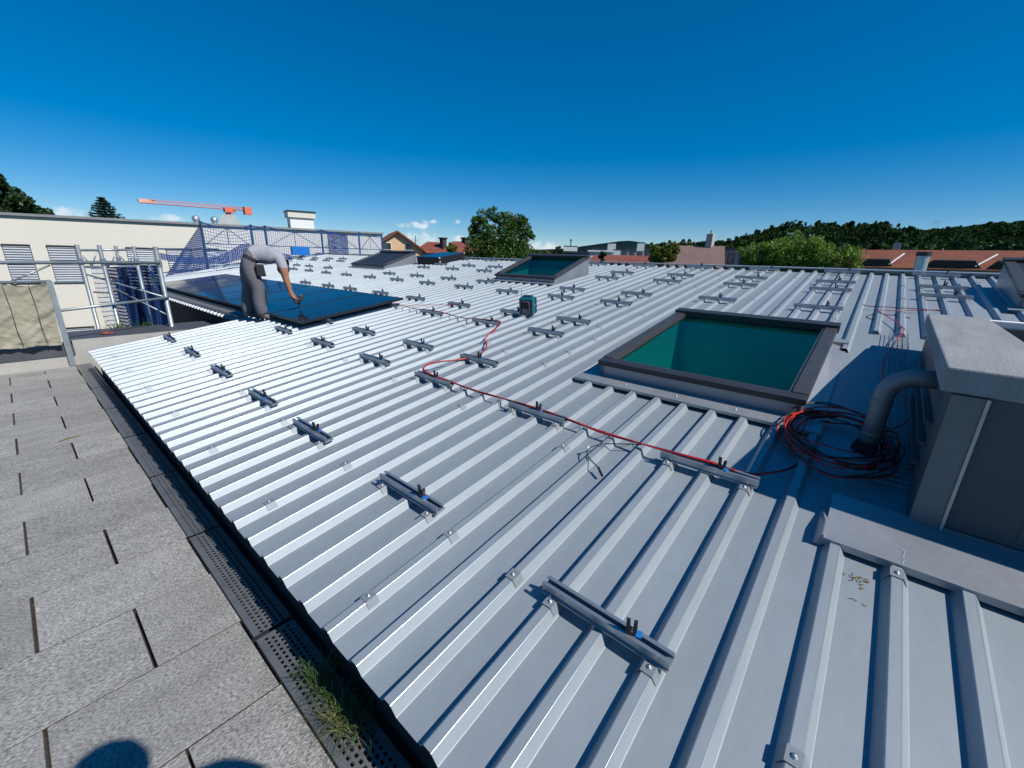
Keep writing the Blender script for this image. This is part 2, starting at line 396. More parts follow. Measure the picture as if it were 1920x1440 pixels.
# ============================================================ BUILDING WITH SHEET METAL ROOF
bld = thing('building', 'low building under a light grey trapezoidal sheet metal roof beside the paved terrace', 'building', (0, 0, 0))
XSTEP, YSTEP = 2.22, 7.62
def xstart(y): return EAVE if y < YSTEP else XSTEP
S1 = (3.02, 4.98, .16, 1.70); S2 = (6.62, 7.95, 4.60, 6.12)
def intervals(y):
    iv = [(xstart(y), RIDGE)]
    def cut(a, b):
        out = []
        for p, q in iv:
            if b <= p or a >= q: out.append((p, q)); continue
            if a > p: out.append((p, a))
            if b < q: out.append((b, q))
        return out
    if S1[2] < y < S1[3]: iv = cut(3.0, 4.96)
    if S2[2]+.02 < y < S2[3]-.02: iv = cut(6.64, 7.9)
    return iv
TOPW, SIDE = .034, .021
def profile(i):     # break points of rib i from low y to high y: (y, height)
    c = rib_y(i)
    return [(c-TOPW/2-SIDE, 0), (c-TOPW/2, RIB_H), (c+TOPW/2, RIB_H), (c+TOPW/2+SIDE, 0)]
def ribcuts(i):
    y = rib_y(i); iv = intervals(y)
    def cut(iv, a, b):
        out = []
        for p, q in iv:
            if b <= p or a >= q: out.append((p, q)); continue
            if a > p: out.append((p, a))
            if b < q: out.append((b, q))
        return out
    if i == -2: iv = cut(iv, 2.98, 4.785)
    if i <= -3: iv = cut(iv, 2.04, 5.53)
    return iv
ilo = int(math.ceil((YMIN-.485)/PITCH)); ihi = int((YMAX-.485)/PITCH)
BW = .0028
def sheet(i0, i1, xlo=-9., xhi=99.):   # ribs i0 .. i1, from the lap on rib i0 to the lap on rib i1; rounded bends
    vs, fs, ns, mi = [], [], [], []; lift = .0016
    def strip(ya, ha, yb, hb, iv, na=None, nb=None):
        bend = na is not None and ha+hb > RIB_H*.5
        if na is None:
            d = (yb-ya, hb-ha); L_ = math.hypot(*d); na = nb = (-d[1]/L_, d[0]/L_)
        for a, b in iv:
            a, b = max(a, xlo), min(b, xhi)
            if b <= a: continue
            xs = [a]+[x for x in np.arange(math.ceil(a/1.5)*1.5, b, 1.5) if x > a+.01 and x < b-.01]+[b]
            for p, q in zip(xs[:-1], xs[1:]):
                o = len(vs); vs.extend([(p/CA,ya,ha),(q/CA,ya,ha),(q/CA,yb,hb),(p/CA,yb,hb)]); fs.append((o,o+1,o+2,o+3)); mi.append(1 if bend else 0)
                ns.extend([(0,)+na, (0,)+na, (0,)+nb, (0,)+nb])
    L_ = math.hypot(SIDE, RIB_H); n1 = (-RIB_H/L_, SIDE/L_); n3 = (RIB_H/L_, SIDE/L_); n0 = (0., 1.)
    dy, dh = SIDE/L_*BW, RIB_H/L_*BW
    for i in range(i0, i1+1):
        (a, _), (b, h), (c, _), (d, _) = profile(i); iv = ribcuts(i); flat = intervals(rib_y(i))
        seg = [(a-BW,0,a+dy,dh,n0,n1),(a+dy,dh,b-dy,h-dh,None,None),(b-dy,h-dh,b+BW,h,n1,n0),(b+BW,h,c-BW,h,None,None),(c-BW,h,c+dy,h-dh,n0,n3),(c+dy,h-dh,d-dy,dh,None,None),(d-dy,dh,d+BW,0,n3,n0)]
        if i == i0: seg = seg[3:]
        if i == i1: seg = seg[:3]+[(b+BW,h+lift,c-BW,h+lift,None,None),(c-BW,h+lift,c+dy,h-dh+lift,n0,n3),(c+dy,h-dh+lift,d-.006,.012,None,None)]
        for q in seg: strip(q[0], q[1], q[2], q[3], iv, q[4], q[5])
        if iv != flat:                       # where a rib is left out the sheet is flat
            gaps = []
            for (p, q) in flat:
                cc = p
                for (w0, w1) in [w for w in iv if w[0] >= p-1e-6 and w[1] <= q+1e-6]:
                    if w0 > cc+1e-6: gaps.append((cc, w0))
                    cc = w1
                if cc < q-1e-6: gaps.append((cc, q))
            strip(a-BW, 0, d+BW, 0, gaps)
        if i < i1:
            e = profile(i+1)[0][0]; strip(d+BW, 0, e-BW, 0, intervals((d+e)/2))
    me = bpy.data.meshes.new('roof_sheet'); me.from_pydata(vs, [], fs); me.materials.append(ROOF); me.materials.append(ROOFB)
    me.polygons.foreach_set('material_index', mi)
    for p in me.polygons: p.use_smooth = True
    me.normals_split_custom_set_from_vertices(ns); me.update()
    return me
seams = [i for i in range(ilo, ihi+1) if (i-4) % 5 == 0]
seams = [ilo]+[s for s in seams if s > ilo]+([ihi] if seams[-1] != ihi else [])
me_sheet = {}
for a, b in zip(seams[:-1], seams[1:]):
    ya, yb = rib_y(a), rib_y(b)
    cutx = 4.0 if ya > S1[2] and yb < S1[3] else 7.3 if ya > S2[2]+.02 and yb < S2[3]-.02 else None
    for lo, hi in (((-9., cutx), (cutx, 99.)) if cutx else ((-9., 99.),)):
        link('roof_sheet', sheet(a, b, lo, hi), bld, (0, 0, Z0), RROT)
# walls under the roof
def wallbox(x0, x1, y0, y1, zt, nm='wall', mt=DARK): MB().box(x0, x1, y0, y1, GZ, zt).build(nm, mt, bld)
wm = MB()
wm.hexa([(.6,YMIN+.1,GZ),(RIDGE,YMIN+.1,GZ),(RIDGE,YSTEP-.06,GZ),(.6,YSTEP-.06,GZ)], [(.6,YMIN+.1,rz(.6)-.9),(RIDGE,YMIN+.1,rz(RIDGE)-1.6),(RIDGE,YSTEP-.06,rz(RIDGE)-1.6),(.6,YSTEP-.06,rz(.6)-.9)])
wm.build('wall', DARK, bld)
wm = MB()
wm.hexa([(XSTEP+.25,YSTEP-.05,GZ),(RIDGE,YSTEP-.05,GZ),(RIDGE,YMAX-.1,GZ),(XSTEP+.25,YMAX-.1,GZ)], [(XSTEP+.25,YSTEP-.05,rz(XSTEP)-.9),(RIDGE,YSTEP-.05,rz(RIDGE)-1.6),(RIDGE,YMAX-.1,rz(RIDGE)-1.6),(XSTEP+.25,YMAX-.1,rz(XSTEP)-.9)])
wm.build('wall', DARK, bld)
MB().box(.56, .60, YMIN+.1, YSTEP-.05, -.2, rz(.6)-.012).build('eave_board', DARK, bld)
MB().box(.60, XSTEP+.2, YSTEP-.09, YSTEP-.05, -.2, rz(.6)-.012).build('gable_board', DARK, bld)
MB().box(XSTEP+.1, XSTEP+.14, YSTEP-.04, YMAX-.1, -.3, rz(XSTEP)-.012).build('eave_board', DARK, bld)
# back slope so that the ridge is a real ridge
bk = MB(); bk.add([(RIDGE,YMIN,rz(RIDGE)-.01),(RIDGE+5,YMIN,rz(RIDGE)-.9),(RIDGE+5,YMAX,rz(RIDGE)-.9),(RIDGE,YMAX,rz(RIDGE)-.01)], [(0,1,2,3)]); bk.build('back_slope', ROOF, bld)
wm = MB().box(RIDGE, RIDGE+4.8, YMIN+.1, YMAX-.1, GZ, rz(RIDGE)-1.6); wm.build('wall', DARK, bld)
# ridge cap lengths
rc = [(-.16,.040),(-.16,.056),(0,.068),(.16,.042),(.16,.036),(0,.060),(-.15,.048),(-.15,.040)]
y = YMIN
while y < YMAX-.1:
    b = min(y+1.56, YMAX)
    MB().prism(rc, 'y', y+.004, b).build('ridge_cap', FLASH, bld, (RIDGE, 0, rz(RIDGE)+random.uniform(-.001, .002)))
    y += 1.55
# verge flashing: far gable, and flat filler by the near-left gable
MB().box(EAVE/CA, (XSTEP+.3)/CA, YSTEP-.11, YSTEP-.0, -.02, .004).build('verge_flashing', FLASH, bld, (0,0,Z0), RROT)
MB().hexa([(XSTEP/CA+.3,YMAX-.16,-.03),(RIDGE/CA,YMAX-.16,-.03),(RIDGE/CA,YMAX+.12,-.03),(XSTEP/CA+.3,YMAX+.12,-.03)], [(XSTEP/CA+.3,YMAX-.14,.045),(RIDGE/CA,YMAX-.14,.045),(RIDGE/CA,YMAX+.1,.045),(XSTEP/CA+.3,YMAX+.1,.045)]).build('verge_flashing', BITUM, bld, (0,0,Z0), RROT)
# perforated dark strip near the lower eave of the set-back part
st = MB()
for k in range(44):
    y0 = YSTEP+.1+k*.27
    st.box(0, .17, y0, y0+.262, .038, .044); 
    st.box(0, .006, y0, y0+.262, .044, .075); st.box(.164, .17, y0, y0+.262, .044, .075)
    for q in range(9): st.box(.012+.0, .158, y0+.012+q*.029, y0+.024+q*.029, .0445, .049)
st.build('perforated_gutter_strip', GRATE, bld, tuple(rp(2.29, 0, 0)), RROT)

# saddle clips screwed on the ribs
cm = MB(); cw = TOPW/2+.003
cm.box(-.024, .024, -cw, cw, RIB_H+.0018, RIB_H+.0045)
cm.hexa([(-.024,-cw-SIDE*.72,.012),(.024,-cw-SIDE*.72,.012),(.024,-cw-SIDE*.72+.002,.012),(-.024,-cw-SIDE*.72+.002,.012)], [(-.024,-cw,RIB_H+.004),(.024,-cw,RIB_H+.004),(.024,-cw+.003,RIB_H+.0045),(-.024,-cw+.003,RIB_H+.0045)])
cm.hexa([(-.024,cw+SIDE*.72-.002,.012),(.024,cw+SIDE*.72-.002,.012),(.024,cw+SIDE*.72,.012),(-.024,cw+SIDE*.72,.012)], [(-.024,cw-.003,RIB_H+.0045),(.024,cw-.003,RIB_H+.0045),(.024,cw,RIB_H+.004),(-.024,cw,RIB_H+.004)])
clip_me = cm.mesh('saddle_clip', CLIPM)
sm = MB(); sm.cyl((0,0,RIB_H+.0045), (0,0,RIB_H+.007), .0085, n=10); sm.ball((0,0,RIB_H+.008), .0058, .8, 8, 4)
screw_me = sm.mesh('screw', SCREW, True)
def clip(x, i, parent=bld):
    c = link('saddle_clip', clip_me, parent, tuple(rp(x, rib_y(i), 0)), RROT)
    link('screw', screw_me, c)
clips = [(.665, i) for i in range(-6, 36, 5)]+[(1.08, 2), (1.085, 4), (1.10, 9), (1.13, 14), (1.16, 19), (1.18, 24), (1.2, 29), (2.0, 4), (2.05, 9), (2.1, 14), (2.15, 19), (2.2, 24), (2.26, 29),
         (1.075, -3), (1.95, -4), (3.1, 9), (3.2, 12), (3.35, 14), (3.5, 9), (3.7, 18), (4.0, 9), (4.45, 10), (5.2, 9), (5.6, 4), (6.6, 4), (7.4, 4), (5.75, -4), (6.5, -4), (7.3, -4), (8.2, -4), (5.9, -1), (6.7, -1), (7.6, -1), (8.5, 3), (7.2, 9), (8.4, 9), (4.8, 14), (5.1, 19), (8.7, -8), (7.9, -9)]
for x, i in clips: clip(x, i)

# ============================================================ SKYLIGHTS
def skylight(nm, label, x0, x1, y0, y1, h0, h1, mode, apron=True, shaft=True):
    L = (x1-x0)/CA
    t = thing(nm, label, 'skylight', tuple(rp(x0, y0, 0)), RROT)
    w = y1-y0; tk = .03
    fh = .045
    # curb walls (wedge)
    c0, c1 = h0-fh, h1-fh
    def wall(p, q, a, b, nmn='curb_wall', mt=CURB):
        mb = MB(); (xa, ya), (xb, yb) = p, q
        nx, ny = (yb-ya), -(xb-xa); ln = math.hypot(nx, ny); nx, ny = nx/ln*tk, ny/ln*tk
        mb.hexa([(xa,ya,-.02),(xb,yb,-.02),(xb-nx,yb-ny,-.02),(xa-nx,ya-ny,-.02)], [(xa,ya,a),(xb,yb,b),(xb-nx,yb-ny,b),(xa-nx,ya-ny,a)])
        mb.build(nmn, mt, t)
    wall((0,0), (L,0), c0, c1); wall((L,.001), (L,w-.001), c1, c1); wall((L,w), (0,w), c1, c0); wall((0,w-.001), (0,.001), c0, c0)
    # frame bars on the sloping top
    th = math.atan2(h1-h0, L); LL = math.hypot(L, h1-h0)
    F = bpy.data.objects.new('frame', None)
    def bar(xa, xb, ya, yb, za, zb, name, mt, bev=.004):
        o = MB().box(xa, xb, ya, yb, za, zb).build(name, mt, t, (0, 0, c0), (0, -th, 0), bevel=bev); return o
    fw_ = .075; ov = .018
    bpy.data.objects.remove(F)
    bar(-ov, fw_, -ov, w+ov, .002, fh, 'frame_bar', DGREY)
    bar(fw_, LL-fw_, -ov, fw_, .002, fh+.006, 'frame_bar', BRONZE); bar(fw_, LL-fw_, w-fw_, w+ov, .002, fh+.006, 'frame_bar', BRONZE)
    bar(LL-fw_-.03, LL+ov, -ov-.01, w+ov+.01, .004, fh+.03, 'frame_bar', DGREY)
    # inner sash step
    for (xa, xb, ya, yb) in ((fw_, LL-fw_-.03, fw_, fw_+.022), (fw_, LL-fw_-.03, w-fw_-.022, w-fw_), (fw_, fw_+.02, fw_+.022, w-fw_-.022)):
        bar(xa+.001, xb-.001, ya+.001, yb-.001, .004, fh-.006, 'sash_bar', BRONZE, .002)
    if mode == 'glass':
        bar(fw_+.01, LL-fw_-.02, fw_+.01, w-fw_-.01, .010, .016, 'glass_pane', SGLASS, 0)
    else:
        n = 22; sh = MB()
        for k in range(n):
            a = fw_+(LL-2*fw_-.03)*k/n; b = fw_+(LL-2*fw_-.03)*(k+1)/n
            sh.prism([(a,.016),(a+.004,.030),(b-.004,.034),(b-.001,.016)], 'y', fw_+.002, w-fw_-.002)
        sh.build('roller_shutter', DGREY, t, (0,0,c0), (0,-th,0))
    if shaft:
        d = .62
        for (xa, xb, ya, yb) in ((tk, L-tk, tk-.004, tk+.012), (tk, L-tk, w-tk-.012, w-tk+.004), (tk-.004, tk+.012, tk+.013, w-tk-.013), (L-tk-.012, L-tk+.004, tk+.013, w-tk-.013)):
            MB().box(xa, xb, ya, yb, -d, c0-.004).build('shaft_wall', SHAFT, t)
        MB().box(-.05, L+.05, -.05, w+.05, -d-.02, -d).build('shaft_floor', SHAFT, t)
    if apron:
        # front apron flashing lying over the rib ends
        MB().box(-.165/CA, -.001, -.13, w+.16, RIB_H+.003, RIB_H+.009).build('apron_flashing', FLASH, t)
        MB().box(-.168/CA, -.163/CA, -.13, w+.16, RIB_H-.012, RIB_H+.0085).build('apron_lip', FLASH, t)
        MB().box(-.03, -.001, -.10, w+.10, 0.002, RIB_H).build('rib_closure', DARK, t)
        for (ya, yb) in ((-.115, -.001), (w+.001, w+.13)):
            MB().hexa([(0,ya,.0022),(L+.05,ya,.0022),(L+.05,yb,.0022),(0,yb,.0022)], [(0,ya,.008),(L+.05,ya,.008),(L+.05,yb,.03 if ya < 0 else .008),(0,yb,.05 if ya < 0 else .05)]).build('side_flashing', FLASH, t)
        MB().box(L+.002, L+.12, -.12, w+.12, .002, RIB_H+.012).build('back_flashing', FLASH, t)
    else:
        MB().box(-.14, -.001, -.08, w+.08, RIB_H+.002, RIB_H+.008).build('apron_flashing', FLASH, t)
    return t
sk = skylight('roof_skylight', 'large flat skylight with green tinted glass beside the coiled red cable', 3.12, 4.92, .20, 1.63, .175, .20, 'glass')
for (yy) in (.35, .75, 1.15):
    link('screw', screw_me, sk, (-.10, yy, .004))
# window handle bar inside the big skylight
MB().cyl((.30, 1.36, .05), (.52, 1.30, .06), .014, n=8).build('opening_handle', SHAFT, sk, smooth=True)
skylight('roof_skylight', 'tilted open looking skylight with dark teal glass up the roof from the site radio', 6.66, 7.9, 4.62, 6.10, .15, .385, 'glass', apron=False)
skylight('roof_skylight', 'skylight closed by a dark roller shutter beside the stack of solar panels', 7.0, 8.15, 10.72, 12.45, .14, .36, 'shutter', apron=False, shaft=False)
skylight('roof_skylight', 'dark framed skylight with grey shutter behind the concrete capped roof block', 7.1, 8.6, -2.75, -1.22, .20, .36, 'shutter', apron=False, shaft=False)

# ============================================================ MOUNTING RAILS
def rail_proto():
    t = thing('mounting_rail', 'short aluminium mounting rail with black panel clamp screwed across the roof ribs', 'mounting rail', group='short mounting rails in rows on the sheet metal roof')
    hl = .245; b = RIB_H+.006
    prof = [(-.022,b),(.022,b),(.022,b+.038),(.009,b+.038),(.009,b+.034),(.018,b+.034),(.018,b+.014),(-.018,b+.014),(-.018,b+.034),(-.009,b+.034),(-.009,b+.038),(-.022,b+.038)]
    MB().prism(prof, 'y', -hl, hl).build('channel', ALU, t)
    MB().prism([(-.03,b-.001),(.034,b-.001),(.034,b+.003),(-.03,b+.003)], 'y', -hl+.004, hl-.004).build('base_flange', ALU, t)
    for s in (-1, 1):
        c = link('saddle_clip', clip_me, t, (-.045, s*PITCH, .001)); link('screw', screw_me, c)
        link('screw', screw_me, t, (.027 if s < 0 else -.027, s*(PITCH+.012), .002))
    c = MB(); c.box(-.012,.012,-.016,.016,b+.036,b+.052); 
    c.prism([(-.010,b+.052),(.006,b+.052),(.004,b+.098),(-.008,b+.104)], 'y', .004, .016)
    c.prism([(-.008,b+.052),(.010,b+.052),(.016,b+.082),(.004,b+.080)], 'y', -.018, -.006)
    cl = c.build('clamp', BLACKP, t, (0, -PITCH*.62, 0), (0, 0, random.uniform(-.3,.3)))
    MB().box(-.0125,.0125,-.012,.010,b+.030,b+.042).build('clamp_foot', BLUEP, cl, (0, -.022, 0))
    link('screw', screw_me, cl, (0, -.004, .052))
    return t
proto = rail_proto()
RAILS = {0: [(1.11,0),(1.15,6),(1.17,12),(1.2,17),(1.23,23),(1.26,29),(1.28,35)],
 1: [(2.22,0),(2.24,6),(2.26,12),(2.28,17),(2.3,23),(2.32,29)],
 2: [(2.82,12),(2.83,17),(2.85,23),(2.89,29)],
 3: [(3.91,12),(3.92,17),(3.96,23),(4.0,29)],
 4: [(4.49,12),(4.49,17),(4.51,23),(4.55,29),(4.6,35),(4.62,41),(4.63,46),(4.65,52)],
 5: [(5.6,12),(5.62,17),(5.65,23),(5.7,29),(5.73,35),(5.78,41),(5.8,47),(5.82,53),(5.85,59),(5.9,65),(5.94,71)],
 6: [(6.3,0),(6.33,6),(6.26,12),(6.24,18),(6.3,29),(6.32,35),(6.35,41),(6.36,47),(6.5,65),(6.53,72),(6.55,77)],
 7: [(7.45,-6),(7.5,0),(7.5,6),(7.46,12),(7.44,18),(7.45,35),(7.47,41),(7.46,47),(7.69,94),(7.7,89),(7.68,83),(7.7,78),(7.74,73)],
 8: [(8.09,-6),(8.13,0),(8.16,6),(8.1,12),(8.06,18),(8.05,36),(8.05,41),(8.07,47),(8.2,94),(8.12,87),(8.13,81),(8.24,77)],
 9: [(9.1,-6),(9.12,0),(9.12,6),(9.12,12),(9.1,18),(9.1,24),(9.1,36),(9.1,42),(9.1,48)]}
first = True; RAIL_LABEL = proto['label']
special = {(1,0): 'mounting rail with red cables lying along it beside the big skylight shadow', (1,6): 'mounting rail carrying the red cable bundle downhill of the big skylight', (1,12): 'mounting rail where the red cables bend up the roof',
           (4,17): 'mounting rail partly under the teal site radio', (0,0): 'mounting rail nearest the sedge tuft at the eave corner of the roof', (0,35): 'mounting rail at the gable corner beside the parapet ledge'}
for k, lst in RAILS.items():
    for x, i in lst:
        o = proto if first else copy_tree(proto); first = False
        o.location = rp(x, rib_y(i), 0); o.rotation_euler = (RROT[0], RROT[1], random.uniform(-.02, .02))
        nth = ['first','second','third','fourth','fifth','sixth','seventh','eighth','ninth','tenth','eleventh','twelfth','thirteenth']
        o['label'] = special.get((k, i), f"mounting rail, {nth[sorted(q[1] for q in lst).index(i)]} from the block side, {nth[k]} row up from the eave")
        for ch in o.children:
            if ch.name.startswith('clamp'):
                ch.location.y += random.uniform(-.03, .09)*(1 if k else .4); ch.rotation_euler.z = random.uniform(-.7, .7)

# ============================================================ SOLAR PANELS
def panel_proto():
    t = thing('solar_panel', 'x', 'solar panel')
    L, w, h = 1.70, 1.075, .035
    fr = .012
    for (a, b, c, d) in ((0, L, 0, fr), (0, L, w-fr, w), (0, fr, fr, w-fr), (L-fr, L, fr, w-fr)):
        MB().box(a, b, c, d, 0, h).build('frame_rail', BLACKP, t)
    MB().box(fr, L-fr, fr, w-fr, h-.012, h-.002).build('glass_sheet', PV, t)
    return t
pp = panel_proto()
PN = 8; NAMES = ['end solar panel being fastened by the worker at its corner', 'second solar panel in from the one being fastened', 'third solar panel in from the one being fastened', 'solar panel of the laid row, fourth from the worker end', 'solar panel of the laid row, fifth from the worker end', 'solar panel of the laid row, third from the blue net end', 'second to last solar panel of the laid row towards blue net', 'last solar panel of the laid row beside the dark verge and blue net']
for k in range(PN):
    o = pp if k == 0 else copy_tree(pp)
    o.location = rp(2.53, 5.93+k*1.095, .10); o.rotation_euler = RROT; o['label'] = NAMES[k]; o['group'] = 'laid row of solar panels'
# stack of spare panels by the ridge
for k in range(5):
    o = copy_tree(pp); o.location = rp(8.12, 9.62, .05+k*.037); o.rotation_euler = (0, -RA, R(8))
    o.scale = (.66, .82, 1)
    o['label'] = ['lowest solar panel in the stack by the ridge', 'second solar panel up in the stack by the ridge', 'middle solar panel in the stack by the ridge', 'second solar panel down in the stack by the ridge', 'topmost solar panel of the stack by the ridge'][k]; o['group'] = 'stack of solar panels by the ridge'
    if k in (1, 4):
        for (a, b) in ((0, 0), (1.7, 0)):
            MB().box(a-.02, a+.03, b-.02, b+.03, .0, .034).build('corner_protector', WHITE, o)

# ============================================================ CONCRETE CAPPED BLOCK ON THE ROOF
blk = thing('roof_block', 'raised roof block with wide grey concrete cap and dark metal walls', 'roof block', (2.33, -.28, 0), (0, 0, R(-2.2)))
CT = 1.23
cap = MB(); zb, zt = CT-.10, CT
# U shaped cap: front band, left band
P_ = [(0,0),(2.72,0),(2.72,-.35),(.76,-.35),(.76,-2.6),(0,-2.6)]
cap.prism(P_, 'z', zb, zt); cap.build('concrete_cap', CONC, blk, bevel=.008)
MB().box(2.721, 2.84, -2.6, -.0, zb+.03, zt-.02).build('back_coping', WHITE, blk)
TRIM = mat('block_trim', (.17, .18, .195), .5, .4, .15, 3)
BODY = mat('block_cladding', (.075, .085, .10), .5, .2, .15, 2.5, .05, 12)
MB().box(.012, 2.69, -.335, -.035, .2, zb-.002).build('left_wall', BODY, blk)
MB().box(.012, .73, -2.58, -.336, .2, zb-.002).build('front_wall', BODY, blk)
MB().box(2.69, 2.80, -2.58, -.06, .5, zb+.028).build('back_wall', BODY, blk)
MB().box(.73, 2.69, -2.58, -.335, .2, 1.02).build('gravel_bed', GRAV, blk)
# metal trims on the front wall
MB().box(-.006, .011, -.13, -.037, .35, zb-.004).build('corner_trim', TRIM, blk)
MB().box(-.012, .011, -.142, -.131, .35, zb-.004).build('corner_trim', ALU, blk)
MB().box(-.004, .011, -2.58, -.145, .49, .565).build('base_trim', TRIM, blk)
# slats on the left wall
for k in range(3):
    MB().box(.25, 2.1, -.034, -.006, .72+k*.10, .735+k*.10).build('wall_slat', BODY, blk)
gv = MB()
for k in range(420):
    x = random.uniform(.79, 2.66); y = -random.uniform(.37, 2.2); r = random.uniform(.012, .028)
    gv.ball((x, y, 1.02+r*.6), r, .7, 5, 3)
gv.build('gravel_stones', GRAV, blk, kind='stuff')
# apron flashing in front of the block
af = thing('flashing_tray', 'light grey zinc flashing tray in front of the dark roof block', 'flashing', tuple(rp(2.0, 0, 0)), RROT)
MB().box(0, .36, -2.9, -.05, RIB_H+.004, RIB_H+.010).build('tray_sheet', FLASH, af)
MB().box(-.004, .0, -2.9, -.05, RIB_H-.022, RIB_H+.011).build('tray_lip', FLASH, af)
MB().box(.035, .07, -2.9, -.08, .001, RIB_H+.003).build('rib_closure', DARK, af)
MB().hexa([(-.004,-.05,.002),(.30,-.05,.002),(.30,-.02,.002),(-.004,-.02,.002)], [(-.004,-.05,.06),(.10,-.05,.06),(.10,-.044,.06),(-.004,-.044,.06)]).build('tray_end', FLASH, af)
sd_ = MB()
for k in range(9): sd_.ball((.012+k*.0105, -.30+random.uniform(-.003,.003), RIB_H+.010), .004, .5, 6, 3)
sd_.build('solder_seam', SCREW, af)
for (x, y) in ((.22, -.72), (.22, -1.2)): link('screw', screw_me, af, (x, y, .009))

# pipe with elbow
pt = [(2.98,-.155,rz(2.98)-.03),(2.98,-.155,.82),(2.98,-.157,.93)]
for k in range(1, 8):
    a = k/7*math.pi/2; pt.append((2.98, -.157-.13*(1-math.cos(a)), .93+.12*math.sin(a)))
pt += [(2.98,-.40,1.05)]
pipe = thing('drain_pipe', 'grey zinc vent pipe elbow running from roof into the concrete capped block', 'pipe')
MB().tube(pt, .046, 18).build('pipe_body', PIPE, pipe, smooth=True)
MB().cyl((2.98,-.155,.885),(2.98,-.155,.905), .050, n=18).build('collar', PIPE, pipe)
MB().cyl((2.98,-.155,.70),(2.98,-.155,.712), .048, n=18).build('collar', PIPE, pipe)
MB().cyl((2.98,-.155,rz(2.98)-.02),(2.98,-.155,rz(2.98)+.05), .085, .058, n=18).build('base_sleeve', DARK, pipe)

# wire mesh cable tray beside the block
tr = thing('cable_tray', 'flat wire mesh cable tray lying beside the roof block', 'cable tray', tuple(rp(2.62, -.325, 0)), RROT)
LT = 2.95
tm = MB()
for k in range(5): tm.cyl((0,.0+k*.032,.03),(LT,.0+k*.032,.03), .0022, n=4)
for s in (0, .128):
    tm.cyl((0,s,.06),(LT,s,.06), .0024, n=4)
n_ = int(LT/.055)
for k in range(n_+1):
    x = k*.055; tm.tube([(x,0,.062),(x,0,.027),(x,.128,.027),(x,.128,.062)], .0022, 4)
tm.build('wire_grid', STEEL, tr)

# ============================================================ CABLES
def smooth_path(pts, n=8, jitter=0., sag=0.):
    pts = [Vector(p) for p in pts]; out = []
    P = [pts[0]]+pts+[pts[-1]]
    for i in range(1, len(P)-2):
        for k in range(n):
            t = k/n
            a = P[i]*2; b = P[i+1]-P[i-1]; c = P[i-1]*2-P[i]*5+P[i+1]*4-P[i+2]; d = -P[i-1]+P[i]*3-P[i+1]*3+P[i+2]
            out.append((a+b*t+c*t*t+d*t*t*t)*.5)
    out.append(pts[-1]); return out
def cable(parent, pts, r, mt, nm='cable', n=8, seg=6): return MB().tube(smooth_path(pts, n), r, seg).build(nm, mt, parent, smooth=True)
cb = thing('cable_bundle', 'bundle of red and black solar cables running across the rails', 'cable')
H1 = .075
def wig(pts, s, a=.012): 
    rr = random.Random(s); return [rp(x+rr.uniform(-a, a), y+rr.uniform(-a, a), h+rr.uniform(-.004, .006)) for x, y, h in pts]
main = [(2.62,.10,.02),(2.45,.16,.04),(2.30,.26,.06),(2.245,.33,H1),(2.235,.48,H1+.01),(2.225,.72,H1),(2.24,.95,H1-.012),(2.25,1.15,H1-.02),(2.26,1.35,H1-.012),(2.25,1.50,H1),(2.25,1.64,H1+.008),(2.25,1.86,H1),(2.27,2.05,H1-.016),(2.27,2.25,H1-.02),(2.27,2.48,H1-.01),(2.27,2.62,H1),(2.26,2.79,H1+.012),(2.30,2.98,H1+.012),(2.42,3.05,.09),(2.58,3.03,.07),(2.74,2.96,.05),(2.9,2.92,.05),(3.08,2.96,.05),(3.25,3.10,.05),(3.36,3.24,.052)]
for s in range(4): cable(cb, wig(main, s, .010), .0042, RUBBER if s != 1 else CABLEB)
main2 = [(3.58,3.36,.05),(3.78,3.44,.06),(3.92,3.50,.085),(3.93,3.62,.088),(3.92,3.95,H1),(3.93,4.2,H1-.015),(3.95,4.5,H1-.012),(3.96,4.75,H1+.01),(3.97,5.0,H1),(3.98,5.3,H1-.015),(4.0,5.6,H1),(4.02,5.85,H1+.01),(4.0,6.05,.06)]
for s in range(3): cable(cb, wig(main2, 20+s, .010), .0042, RUBBER if s != 1 else CABLEB)
link_p = [(3.36,3.24,.052),(3.46,3.30,.05),(3.58,3.36,.05)]
for s in range(3): cable(cb, wig(link_p, 30+s, .006), .0042, RUBBER)
thin = [(4.02,5.8,.04),(4.22,5.6,.04),(4.42,5.2,.04),(4.5,4.85,.06),(4.46,4.68,.08)]
cable(cb, wig(thin, 40), .004, RUBBER)
loose = [(2.25,1.62,.07),(2.13,1.12,.05),(2.17,.98,.06),(2.14,1.12,.04),(2.02,1.17,.03),(1.92,1.08,.03),(1.88,1.02,.02)]
cable(cb, [rp(*q) for q in [(2.24,.86,.06),(2.19,.95,.058),(2.12,1.055,.056),(2.04,1.10,.05),(1.97,1.06,.047),(1.925,.985,.045),(1.91,.955,.040)]], .0035, CABLEB)
MB().cyl(rp(1.915,.962,.042), rp(1.875,.915,.030), .007, n=8).build('plug', BLACKP, cb)
MB().box(-.012,.012,-.001,.001,-.008,.01).build('paper_tag', WHITE, cb, tuple(rp(2.04,1.10,.056)))
